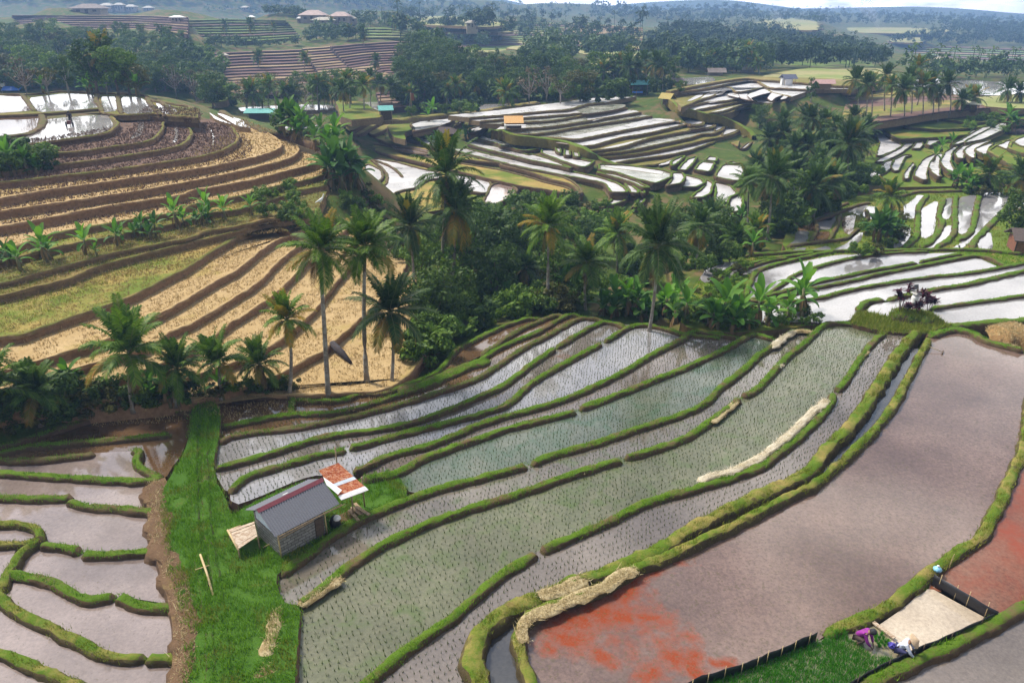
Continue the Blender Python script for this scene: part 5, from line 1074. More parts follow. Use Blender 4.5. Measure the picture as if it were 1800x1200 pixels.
def m_block():
    b_ = NB('concrete_block'); x = b_.n('SeparateXYZ'); b_.l(b_.co, x.inputs[0]); c = b_.n('CombineXYZ'); b_.l(b_.math('ADD', x.outputs[0], x.outputs[1]), c.inputs[0]); b_.l(x.outputs[2], c.inputs[1])
    k = b_.n('TexBrick'); b_.l(c.outputs[0], k.inputs['Vector']); k.inputs['Scale'].default_value = 1; k.inputs['Brick Width'].default_value = .36; k.inputs['Row Height'].default_value = .16; k.inputs['Mortar Size'].default_value = .016
    k.inputs['Color1'].default_value = (.36, .34, .32, 1); k.inputs['Color2'].default_value = (.22, .21, .20, 1); k.inputs['Mortar'].default_value = (.07, .065, .06, 1)
    b_.set('Base Color', b_.mix(b_.mr(b_.noise(7, 6, .7), .4, .75), k.outputs[0], (.13, .12, .10))); b_.set('Roughness', .9); b_.bump(b_.noise(30, 4), .4, .02); return b_.m
def m_rust(name, a, c, d, e):
    b_ = NB(name); n = b_.noise(5, 8, .75, 1.0, b_.map(1, 3, 1)); b_.set('Base Color', b_.ramp(n, (.30, a), (.48, c), (.56, d), (.72, e))); b_.set('Roughness', .7); return b_.m
BLOCK = m_block(); SLATE = m_rust('grey_corrugated', (.10, .105, .125), (.16, .165, .19), (.13, .13, .155), (.21, .21, .235)); REDCAP = m_plain('red_ridge', (.20, .045, .055), .5, .3, 8, .1); ASB = m_plain('pale_sheet', (.62, .68, .74), .5, .12, 4, .1); BLUEG = m_plain('bluish_gable', (.58, .68, .78), .6, .15, 4, .1)
RUST = m_rust('rusty_sheet', (.60, .56, .50), (.55, .20, .06), (.30, .040, .012), (.42, .08, .02)); WOOD = m_plain('weathered_wood', (.30, .21, .12), .85, .4, 7, .4); BAMB = m_plain('bamboo', (.48, .36, .18), .6, .25, 6, .1); DARKW = m_plain('dark_wood', (.09, .06, .04), .85, .4, 6, .4); PLANKM = m_rust('split_planks', (.60, .52, .41), (.46, .37, .27), (.28, .17, .10), (.20, .12, .07))
WHITE = m_plain('white_paint', (.78, .77, .75), .6, .08, 5, .1); THATCH = m_plain('dark_thatch', (.10, .075, .065), .95, .4, 9, .6); TEAL = m_plain('teal_sheet', (.12, .40, .36), .5, .25, 3, .1); BLACKP = m_plain('black_plastic', (.012, .011, .013), .45, .3, 5, .3); BLUE = m_plain('blue_plastic', (.05, .18, .62), .4, .25, 5, .2)
PINKR = m_plain('pinkish_roof', (.40, .29, .25), .7, .25, .5, .1); PALER = m_plain('pale_roof', (.42, .38, .30), .7, .25, .6, .1); TANW = m_plain('tan_wall', (.34, .27, .2), .8, .2, 1, .1); GREYR = m_plain('grey_brown_roof', (.20, .16, .14), .8, .3, .6, .1); ORANGER = m_rust('orange_sheet', (.75, .6, .4), (.6, .36, .10), (.5, .2, .04), (.62, .42, .16)); REDW_ = m_plain('red_brown_boards', (.22, .09, .05), .8, .35, 5, .4)
# ---- the field hut
A_, B_, C_ = P(495, 979, -.05), P(573, 937, -.05), P(451, 940, -.05)
yaw = math.atan2((B_-A_).y, (B_-A_).x); Lh, Wh = (B_-A_).length, 2.15
hut = root('field_hut', 'small grey block hut with corrugated slate roof and dark red ridge on the green path', 'hut', A_, None, yaw)
ez, rz_ = 1.42, 2.12
V, Fc = [], []; t_ = .1
for c, s in (((Lh/2, t_/2, .58), (Lh, t_, 1.56)), ((Lh/2, Wh-t_/2, .58), (Lh, t_, 1.56)), ((t_/2, Wh/2, .40), (t_, Wh-2*t_, 1.2)), ((Lh-t_/2, Wh/2, .40), (t_, Wh-2*t_, 1.2))): boxv(V, Fc, c, s)
inst('wall', mesh('wall', V, Fc, BLOCK), hut)
for x in (.03, Lh-.07):
    V = [Vector((x+dx, y, z)) for dx in (0, .04) for y, z in ((.10, 1.002), (Wh-.10, 1.002), (Wh-.10, 1.36), (Wh/2, rz_-.08), (.10, 1.36))]; inst('gable', mesh('gable', V, [[4,3,2,1,0],[5,6,7,8,9],[0,1,6,5],[1,2,7,6],[2,3,8,7],[3,4,9,8],[4,0,5,9]], BLUEG), hut)
def corrugated(name, P0, P1, P2, P3, waves, amp, mat, parent, sub=4, rows_=2, wob=.0):
    """sheet between four corners, waves run across P0->P1"""
    P0, P1, P2, P3 = map(Vector, (P0, P1, P2, P3)); n = waves*sub; V, Fc = [], []; nrm = (P1-P0).cross(P3-P0).normalized()
    for j in range(rows_+1):
        for i in range(n+1):
            a = P0.lerp(P1, i/n); c = P3.lerp(P2, i/n); V.append(a.lerp(c, j/rows_)+nrm*(amp*math.sin(i/sub*2*math.pi)+wob*nz(i*.07, j*.5, waves)))
    for j in range(rows_):
        for i in range(n): k = j*(n+1)+i; Fc.append([k, k+1, k+n+2, k+n+1])
    o = inst(name, mesh(name, V, Fc, mat, None, False), parent); m = o.modifiers.new('thickness', 'SOLIDIFY'); m.thickness = .012; return o
oh = .26; ro = .72
corrugated('roof_sheet', (-oh, -oh, ez), (Lh+ro, -oh, ez), (Lh+ro, Wh/2, rz_), (-oh, Wh/2, rz_), 27, .026, SLATE, hut)
corrugated('roof_sheet', (Lh+ro, Wh+oh, ez), (-oh, Wh+oh, ez), (-oh, Wh/2, rz_), (Lh+ro, Wh/2, rz_), 27, .026, SLATE, hut)
V = [Vector((x, Wh/2+y, rz_+z)) for x in (-oh-.03, Lh+ro+.03) for y, z in ((-.15, -.07), (0, .055), (.15, -.07))]
o = inst('ridge_cap', mesh('ridge_cap', V, [[0,1,4,3],[1,2,5,4]], REDCAP), hut); o.modifiers.new('thickness', 'SOLIDIFY').thickness = .02
box('light_patch', (1.35, Wh/2+.5, rz_-.24), (.24, .12, .015), WHITE, hut, Matrix.Rotation(-.483, 3, 'X'))
for x in (-.03, Lh+.03): tubes('corner_post', [([(x, -.05, -.1), (x, -.05, 1.34)], .035)], BAMB, hut)
tubes('eave_pole', [([(-oh*.6, -oh-.03, ez-.06), (Lh+ro+.1, -oh-.03, ez-.08)], .028), ([(-.2, -oh-.07, ez-.16), (Lh*.7, -oh-.06, ez-.12)], .024)], WOOD, hut)
box('door', (Lh-.28, -.022, .5), (.42, .04, 1.05), DARKW, hut)
# annex with the rusty roof
c0 = P(612, 905, -.1)
an = root('lean_to', 'lean-to with white edged rust red roof against the grey hut', 'shed', c0, None, 0)
q = [P(560, 826, 1.95)-c0, P(595, 813, 1.95)-c0, P(648, 862, 1.5)-c0, P(600, 880, 1.5)-c0]
def bl(a, t): return q[0].lerp(q[3], t).lerp(q[1].lerp(q[2], t), a)
for t0, t1, m in ((0, .27, RUST), (.262, .52, RUST), (.515, .62, ASB), (.612, .88, RUST), (.872, 1.0, WHITE)):
    dz = Vector((0, 0, .012*t0*5)); corrugated('roof_sheet', bl(0, t0)+dz, bl(0, t1)+dz, bl(1, t1)+dz, bl(1, t0)+dz, max(3, int(9*(t1-t0)/.27)), .012, m, an, wob=.02)
w0 = [P(568, 838, 2.1)-c0, P(601, 861, 1.75)-c0, P(594, 869, 1.7)-c0, P(574, 852, 1.95)-c0]; o = inst('flashing', mesh('flashing', w0, [[0,1,2,3]], WHITE), an); o.modifiers.new('thickness', 'SOLIDIFY').thickness = .015
for u, v, zt_ in ((622, 909, 1.55), (641, 889, 1.55), (596, 845, 1.9)):
    g = P(u, v, -.15); tubes('post', [([g-c0-Vector((0, 0, .2)), Vector((g.x, g.y, zt_))-c0], .035)], WOOD, an)
tubes('beam', [([P(601, 878, 1.44)-c0, P(646, 861, 1.44)-c0], .03)], WOOD, an)
g = P(590, 925, -.1); sk = root('feed_sacks', 'dark bundle with a white cloth leaning by the hut door under the lean-to', 'bundle', g)
lathe('sack', [(.02, 0), (.22, .02), (.26, .25), (.2, .5), (.1, .62), (.02, .64)], BLACKP, sk, 9); lathe('white_cloth', [(.16, .5), (.2, .56), (.13, .68), (.02, .72)], WHITE, sk, 7, (.12, -.05, -.05))
tag(link_mesh('board_pile', *(lambda V, Fc: ([boxv(V, Fc, P(u, v, -.05+k*.06), (1.0, .16, .05), Matrix.Rotation(a, 3, 'Z')) for k, (u, v, a) in enumerate(((632,893,-.9),(628,899,-.8),(622,905,-.95),(637,897,-.7)))], V, Fc)[1:])([], []), WOOD), 'loose boards and a beam lying under the lean-to roof', 'boards')
tag(link_mesh('mud_floor', *(lambda V, Fc: (boxv(V, Fc, P(610, 912, -.17), (1.5, .9, .12), Matrix.Rotation(.75, 3, 'Z')), V, Fc)[1:])([], []), EARTH), 'beaten earth floor under the lean-to', 'floor')
pn = root('plank_pen', 'low pen roofed with cracked pale planks against the hut gable', 'pen', P(420, 950, -.1))
k0 = P(420, 950, -.1); cs = [P(402, 932, .45)-k0, P(447, 917, .6)-k0, P(453, 943, .6)-k0, P(419, 966, .45)-k0]
for i in range(6):
    a, c = i/6, (i+.9)/6; pv = [cs[0].lerp(cs[3], a), cs[1].lerp(cs[2], a), cs[1].lerp(cs[2], c), cs[0].lerp(cs[3], c)]; o = inst('plank', mesh('plank', [p+Vector((0, 0, random.uniform(-.02, .03))) for p in pv], [[0,1,2,3]], PLANKM), pn); o.modifiers.new('thickness', 'SOLIDIFY').thickness = .03
tubes('edge_pole', [([cs[0]+Vector((-.05, 0, .03)), cs[3]+Vector((.03, -.06, .03))], .045), ([cs[0]+Vector((0, .04, 0)), cs[0].lerp(cs[1], .45)+Vector((0, .05, .02))], .035)], BAMB, pn)
for p in (cs[0], cs[3], cs[1], cs[2]): tubes('post', [([Vector((p.x, p.y, -.3)), p], .035)], WOOD, pn)
tag(link_mesh('bamboo_pole', *(lambda V, Fc: (tube(V, Fc, [P(463, 962, -.05), P(530, 922, .75), P(607, 885, 1.25)], [.03, .028, .022], 7), V, Fc)[1:])([], []), BAMB, None, True), 'long bamboo pole leaning along the front wall of the grey hut', 'pole')
tag(link_mesh('bamboo_pole', *(lambda V, Fc: (tube(V, Fc, [P(352, 974, .45), P(363, 1005, .25), P(375, 1046, .12)], [.045, .05, .05], 7), V, Fc)[1:])([], []), BAMB, None, True), 'thick bamboo pole lying down the green path', 'pole')
tag(link_mesh('cross_stick', *(lambda V, Fc: (tube(V, Fc, [P(343, 1001, .22), P(368, 993, .3)], [.022, .02], 6), V, Fc)[1:])([], []), BAMB, None, True), 'short stick crossed under the thick bamboo pole on the path', 'stick')
tag(link_mesh('ditch_log', *(lambda V, Fc: (tube(V, Fc, [P(375, 1052, .1), P(379, 1085, .1)], [.05, .06], 7), V, Fc)[1:])([], []), DARKW, None, True), 'dark rotten log at the lower end of the thick bamboo pole', 'log')
# rake in the big paddy
g = P(1657, 620, .12); h = P(1624, 605, .45); rk = root('wooden_rake', 'long handled wooden rake resting on the bund with its head in the big paddy', 'rake', g)
tubes('handle', [([(0, 0, .05), h-g], .022)], BAMB, rk); dd = (h-g).normalized(); sdv = Vector((-dd.y, dd.x, 0)).normalized(); box('head', (0, 0, .04), (.62, .09, .07), DARKW, rk, Matrix.Rotation(math.atan2(sdv.y, sdv.x), 3, 'Z')); boxes('teeth', [(sdv*x+Vector((0, 0, -.03)), (.025, .025, .12)) for x in (-.26, -.13, 0, .13, .26)], DARKW, rk)
# ---- shrine and its maroon plants
g = hit(*tr('S',(770,770))[0]); sh = root('stone_shrine', 'small whitish stone shrine pillar among maroon plants at the head of the canal', 'shrine', g, None, .3, 1.3)
lathe('plinth', [(.36, -.2), (.36, .14), (.28, .16), (.28, .26), (.2, .3)], m_plain('shrine_stone', (.42, .41, .39), .9, .3, 9, .4), sh, sq=True); lathe('shaft', [(.17, .28), (.15, .62), (.2, .66), (.13, .72), (.17, 1.0)], MATS['shrine_stone'], sh, sq=True)
lathe('cloth', [(.185, .3), (.215, .5), (.19, .6), (.23, .78), (.2, .92)], WHITE, sh, 8); lathe('cap', [(.2, 1.0), (.34, 1.06), (.3, 1.12), (.2, 1.13), (.2, 1.26), (.26, 1.3)], MATS['shrine_stone'], sh, sq=True)
for x, y in ((.17, .17), (-.17, .17), (.17, -.17), (-.17, -.17)): lathe('finial', [(.05, 1.28), (.065, 1.36), (.02, 1.5)], DARKW, sh, 6, (x, y, 0))
box('seat_back', (0, .16, 1.42), (.3, .05, .34), m_plain('dark_stone', (.12, .12, .12), .9, .3, 8, .3), sh)
def cordyline(u, v, heads, label):
    g = hit(*tr('S',(u, v))[0]); o = root('cordyline', label, 'maroon plant', g, None, 0, 1.3); V, Fc, FM, SV, SF = [], [], [], [], []
    for dx, h in heads:
        t = Vector((dx, random.uniform(-.1, .1), h)); tube(SV, SF, [Vector((0, 0, -.1)), t*.6, t], [.03, .022, .015], 5)
        for i in range(44): banana_leaf(V, Fc, FM, t-Vector((0, 0, random.uniform(0, .34*h))), random.uniform(0, 6.28), random.uniform(.1, 1.35), random.uniform(.26, .44), .05, random.uniform(.4, 1.2))
    inst('stem', mesh('stem', SV, SF, BARK), o); inst('leaves', mesh('leaves', V, Fc, LEAF[5], None, True), o)
cordyline(505, 800, ((-.16, 1.0), (.22, 1.55), (-.3, 1.25)), 'tallest maroon plant, left of the stone shrine'); cordyline(880, 820, ((.05, 1.25), (.3, 1.05)), 'maroon plant close behind the right side of the shrine'); cordyline(860, 840, ((0, .6), (-.15, .45)), 'low maroon plant at the foot of the shrine'); cordyline(1095, 810, ((.05, .85), (.22, .7), (-.15, .6)), 'round maroon plant right of the shrine'); cordyline(640, 800, ((0, .32), (.15, .26)), 'smallest dark plant between shrine and tallest maroon plant')
# ---- seedbed fence, plank, bundles, bag
def plastic(px, z, h, label, st, n):
    w = catmull(wl(px, z), .25); c = w[0]; o = root('plastic_fence', label, 'plastic fence', c); V, Fc = [], []
    for i, p in enumerate(w):
        for k in range(4): V.append(p-c+Vector((.05*nz(p.x, p.y, k*3., 2), .05*nz(p.x, p.y, k*5.+9, 2), -.12+(h*(1+.18*nz(p.x, p.y, 3, 1.5))+.12)*k/3)))
        if i:
            for k in range(3): a = (i-1)*4+k; Fc.append([a, a+4, a+5, a+1])
    s = inst('sheet', mesh('sheet', V, Fc, BLACKP, None, True), o); s.modifiers.new('thickness', 'SOLIDIFY').thickness = .008
    for i in range(n):
        p = w[int((i+.5)*(len(w)-1)/n)]-c; tubes('stake', [([p+Vector((.03, -.05, -.2)), p+Vector((.05, -.04, h*random.uniform(1.15, 1.6)))], .014)], st, o, 5)
plastic([(1205,1216),(1233,1202),(1300,1181),(1353,1160),(1400,1140),(1434,1125)], .17, .42, 'black plastic sheet fence between the big ploughed paddy and the bright seedlings', BAMB, 9)
plastic([(1480,1220),(1510,1202),(1550,1179),(1617,1149),(1683,1120),(1748,1089)], .17, .42, 'black plastic sheet fence along the lower bund of the pale pond', DARKW, 5)
plastic([(1637,1026),(1683,1055),(1717,1075),(1750,1092)], .17, .55, 'black plastic sheet fence with pale stakes between pale pond and red paddy', BAMB, 4)
a, c = P(1530, 1088, .3), P(1572, 1122, .24); o = tag(link_mesh('plank', *(lambda V, Fc: (boxv(V, Fc, (a+c)/2, ((c-a).length, .16, .06), Matrix.Rotation(math.atan2((c-a).y, (c-a).x), 3, 'Z')), V, Fc)[1:])([], []), PLANKM), 'wooden plank bridging from the bund into the pale pond', 'plank')
NURS = m_leaf('nursery_blade', (.03, .17, .006), (.06, .26, .01), (.11, .36, .02), .6, .3, 0)
def bundle_mesh(seed):
    random.seed(seed); V, Fc = [], []
    for _ in range(60):
        a = random.uniform(0, 6.28); r = random.uniform(0, .05); p = Vector((math.cos(a)*r, math.sin(a)*r, 0)); e = p*2.6+Vector((0, 0, random.uniform(.12, .2))); k = len(V); d = Vector((-math.sin(a), math.cos(a), 0))*.012; V += [p-d, p+d, e]; Fc.append([k, k+1, k+2])
    return mesh('seedling_bundle', V, Fc, NURS)
bm_ = [bundle_mesh(i) for i in range(3)]; random.seed(3)
for i, (u, v) in enumerate(tr('Q',(565,680),(590,720),(610,690),(640,730),(600,760),(650,690),(680,740),(620,790),(660,780),(700,770),(640,820),(690,810),(720,750))):
    o = bpy.data.objects.new('seedling_bundle', bm_[i % 3]); COL.objects.link(o); o.location = P(u, v, .2); o.rotation_euler = (random.uniform(-.5, .5), random.uniform(-.5, .5), random.uniform(0, 6)); tag(o, 'pulled bunch of green rice seedlings lying between the two kneeling workers', 'seedling bunch', 'seedling bunches between the workers')
g = hit(1647, 1003); bg_ = root('plastic_bag', 'light blue knotted plastic bag on the bund above the pale pond', 'bag', g); lathe('bag_body', [(.05, 0), (.16, .03), (.18, .12), (.1, .2), (.03, .22)], m_plain('light_blue_plastic', (.25, .55, .75), .35, .35, 14, .5), bg_, 9); lathe('knot', [(.03, .21), (.06, .28), (.02, .31)], WHITE, bg_, 6)
g = hit(1668, 996); tag(link_mesh('marker_stick', *(lambda V, Fc: (tube(V, Fc, [g-Vector((0, 0, .2)), g+Vector((.06, 0, .7))], [.02, .015], 5), V, Fc)[1:])([], []), BAMB), 'thin stick with a rag on the bund beside the blue bag', 'stick')
# ---- small field huts
def small_hut(u, v, w, d, h, roof, wallm, label, yaw=0, pitch=.35, posts=True, name='field_hut', cat='hut', gable=False, g=None, hip=False):
    g = g or hit(u, v); o = root(name, label, cat, g, None, yaw); rise = d*pitch
    if wallm: boxes('wall', [((0, d*.28, h*.45), (w*.9, d*.4, h*1.1))], wallm, o)
    if posts:
        for x in (-w*.43, w*.43):
            for y in (-d*.42, d*.42): tubes('post', [([(x, y, -.3), (x, y, h+.05)], .06*max(1, w/4))], WOOD, o, 5)
    a, e = w*.58, d*.62
    if hip:
        V = [Vector(p) for p in ((-a,-e,h),(a,-e,h),(a,e,h),(-a,e,h),(-a*.35,0,h+rise),(a*.35,0,h+rise))]; r = inst('roof', mesh('roof', V, [[0,1,5,4],[1,2,5],[2,3,4,5],[3,0,4]], roof), o)
    elif gable:
        V = [Vector(p) for p in ((-a,-e,h),(a,-e,h),(a,e,h),(-a,e,h),(-a,0,h+rise),(a,0,h+rise))]; r = inst('roof', mesh('roof', V, [[0,1,5,4],[2,3,4,5]], roof), o)
    else:
        V = [Vector(p) for p in ((-a,-e,h),(a,-e,h),(a,e,h+rise),(-a,e,h+rise))]; r = inst('roof', mesh('roof', V, [[0,1,2,3]], roof), o)
    r.modifiers.new('thickness', 'SOLIDIFY').thickness = .07
    return o
small_hut(458, 211, 5.4, 2.2, 1.6, TEAL, DARKW, 'long open shed with a pale teal roof below the brown terraces', .05, .3)
small_hut(679, 214, 2.4, 2.4, 2.2, TEAL, DARKW, 'small dark hut with a bright teal roof at the saddle', .25, .3, gable=True)
o = small_hut(903, 226, 3.0, 1.9, 1.2, ORANGER, DARKW, 'low hut with an orange and yellow sheet roof on the middle hill', .05, .5, g=hit(903, 227)); box('white_awning', (.2, -1.55, .9), (3.8, .35, .06), WHITE, o, Matrix.Rotation(.12, 3, 'X')); box('white_boards', (-1.6, -.8, .55), (.25, .7, .9), WHITE, o)
small_hut(783, 241, 5.0, 3.2, .9, THATCH, DARKW, 'wide low hut with dark thatch among plants on the middle hill', -.1, .32, gable=True, hip=True)
small_hut(1122, 166, 4.2, 3, 2.4, TEAL, DARKW, 'teal roofed hut under the tall trees behind the middle hill', .1, .3, gable=True)
small_hut(1172, 184, 2.6, 2.2, 1.3, m_plain('yellow_thatch', (.42, .33, .10), .9, .25, 5, .5), THATCH, 'small hut with yellow thatch at the right of the top ponds', -.7, .5, gable=True)
o = small_hut(1384, 150, 3.0, 2.6, 1.6, m_plain('navy_sheet', (.10, .11, .16), .6, .3, 3), WHITE, 'small shed with dark roof and white front on the upper slope', .1, .35, gable=True); box('white_front', (-.5, -1.3, .8), (1.6, .1, 1.3), WHITE, o)
small_hut(1444, 158, 4.6, 2.2, 1.4, m_plain('pink_tiles', (.48, .3, .27), .8, .25, 4), WOOD, 'open shed with a pinkish roof right of the white fronted shed', -.1, .4, gable=True)
small_hut(1702, 196, 3.2, 2.8, 1.6, m_plain('pale_green_roof', (.52, .50, .38), .7, .2, 4), DARKW, 'dark open hut with a pale flat roof on the right hill', -.35, .22)
small_hut(1314, 128, 4.6, 3.4, 1.0, PALER, TANW, 'wide pale roofed hut at the back of the upper slope', 0, .45, gable=True, posts=False); small_hut(1258, 133, 5, 3, 1.0, GREYR, TANW, 'dark roofed hut under the bananas behind the upper slope', 0, .4, gable=True, posts=False)
small_hut(1190, 150, 3, 2, 1, GREYR, DARKW, 'tiny dark shelter by the pale pond behind the field dyke', .2, .4, gable=True, posts=False)
# brown board shed at the right edge
g = hit(1800, 447) or P(1800, 447, -.3); o = root('board_shed', 'brown wooden shed with a dark roof at the right picture edge', 'shed', g, None, -.28)
boxes('wall', [((1.3, 0, .18+k*.2), (4.4, .08, .17)) for k in range(7)]+[((-.86, 1.2, .18+k*.2), (.08, 2.4, .17)) for k in range(7)], REDW_, o); [box('upright', (x, -.06, .7), (.12, .08, 1.6), DARKW, o) for x in (-.9, 1.2, 3.4)]
V = [Vector(p) for p in ((-1.3,-.6,1.45),(4,-.6,1.45),(4,1.2,2.3),(-1.3,1.2,2.3),(4,3,1.45),(-1.3,3,1.45))]; r = inst('roof', mesh('roof', V, [[0,1,2,3],[3,2,4,5]], THATCH), o); r.modifiers.new('thickness', 'SOLIDIFY').thickness = .12
g = hit(1795, 236); dh = sweep('dark_heap', [g+Vector((-3, 0, -.2)), g+Vector((0, .5, -.2)), g+Vector((5, 0, -.2))], 2.6, .9, m_plain('purple_brown_earth', (.10, .07, .065), .95, .4, 3, .5), bvh=False)
# ---- village and lone houses on the far slopes
def house(u, v, w, d, h, roof, label, yaw=0, D=None, rise=.3):
    w, d = w*.68, d*.75
    g = PD(u, v, D) if D else hit(u, v)
    if g is None: return
    o = root('house', label, 'house', g, None, yaw); boxes('wall', [((0, 0, h/2-1.5), (w, d, h+3))], TANW, o); [box('window', (x*w, -d/2-.05, h*.55), (w*.14, .1, h*.4), DARKW, o) for x in (-.3, .3)]; box('door', (0, -d/2-.05, h*.4), (w*.12, .1, h*.8), DARKW, o)
    a, e = w*.62, d*.68; V = [Vector(p) for p in ((-a,-e,h),(a,-e,h),(a,e,h),(-a,e,h),(-a*.4,0,h+d*rise),(a*.4,0,h+d*rise))]; r = inst('roof', mesh('roof', V, [[0,1,5,4],[1,2,5],[2,3,4,5],[3,0,4]], roof), o); r.modifiers.new('thickness', 'SOLIDIFY').thickness = .25
for u, v, w, d, h, m, l in ((190,18,16,10,4,PALER,'far pale house with a two tier roof, left of the village group'),(212,19,12,9,5,PALER,'far pale house with a tall roof in the middle of the village group'),(232,19,13,9,3.5,PALER,'far pale house, right one of the big village pair'),(262,19,12,8,2.5,PALER,'far low pale house right of the village pair'),(160,24,22,10,2.5,GREYR,'long grey brown roofed house in front of the far village'),(432,18,11,7,2.5,PALER,'lone pale house above the green far terraces'),
  (552,38,16,10,3,PINKR,'large pinkish roof, left of the far pair above the brown terraces'),(600,42,12,9,3.5,PINKR,'pinkish pointed roof, right of the far pair above the brown terraces'),(570,44,15,6,2.2,PALER,'long low pale roof between the two pinkish ones'),(616,40,9,5,2,PALER,'small pale roof at the right of the pinkish pair'),(685,28,6,4,2,PALER,'tiny pale house in the far light wood'),(1010,80,6,4,2,PINKR,'tiny pinkish house beyond the wooded valley'),(1045,100,5,4,2,PINKR,'small orange roofed house beyond the wooded valley'),(830,48,8,5,2,PALER,'pale shed on the far light field'),(1650,112,5,4,2,PALER,'tiny house in the far right terraces'),(443,38,4,3,2,WHITE,'tiny white hut in the far green terraces'),(313,38,7,3,1.6,WHITE,'long white hut on the far terraces'),(393,105,4,2.5,1.4,PALER,'pale lean-to on the left part of the brown terraces'),(528,40,4,3,2,WHITE,'white hut near the edge of the far green terraces')): house(u, v, w, d, h, m, l, random.uniform(-.15, .15))
# blue sheet and white sheet at the upper left
g = hit(22, 163); o = root('blue_tarp', 'bright blue tarpaulin stretched low at the left end of the dark wood', 'tarpaulin', g); box('sheet', (0, 0, .9), (4.2, 1.6, .06), BLUE, o, Matrix.Rotation(.5, 3, 'X'))
for x in (-1.9, 1.9): tubes('post', [([(x, -.6, -.4), (x, -.6, .9)], .05)], WOOD, o)
g = hit(7, 160); o = root('white_sheet', 'small white sheet hung on poles left of the blue tarpaulin', 'sheet', g); box('sheet', (0, 0, 1.6), (1.2, .06, 1.6), WHITE, o, Matrix.Rotation(.25, 3, 'Y'))
for x in (-.55, .55): tubes('post', [([(x, 0, -.4), (x, 0, 2.4)], .05)], WOOD, o)
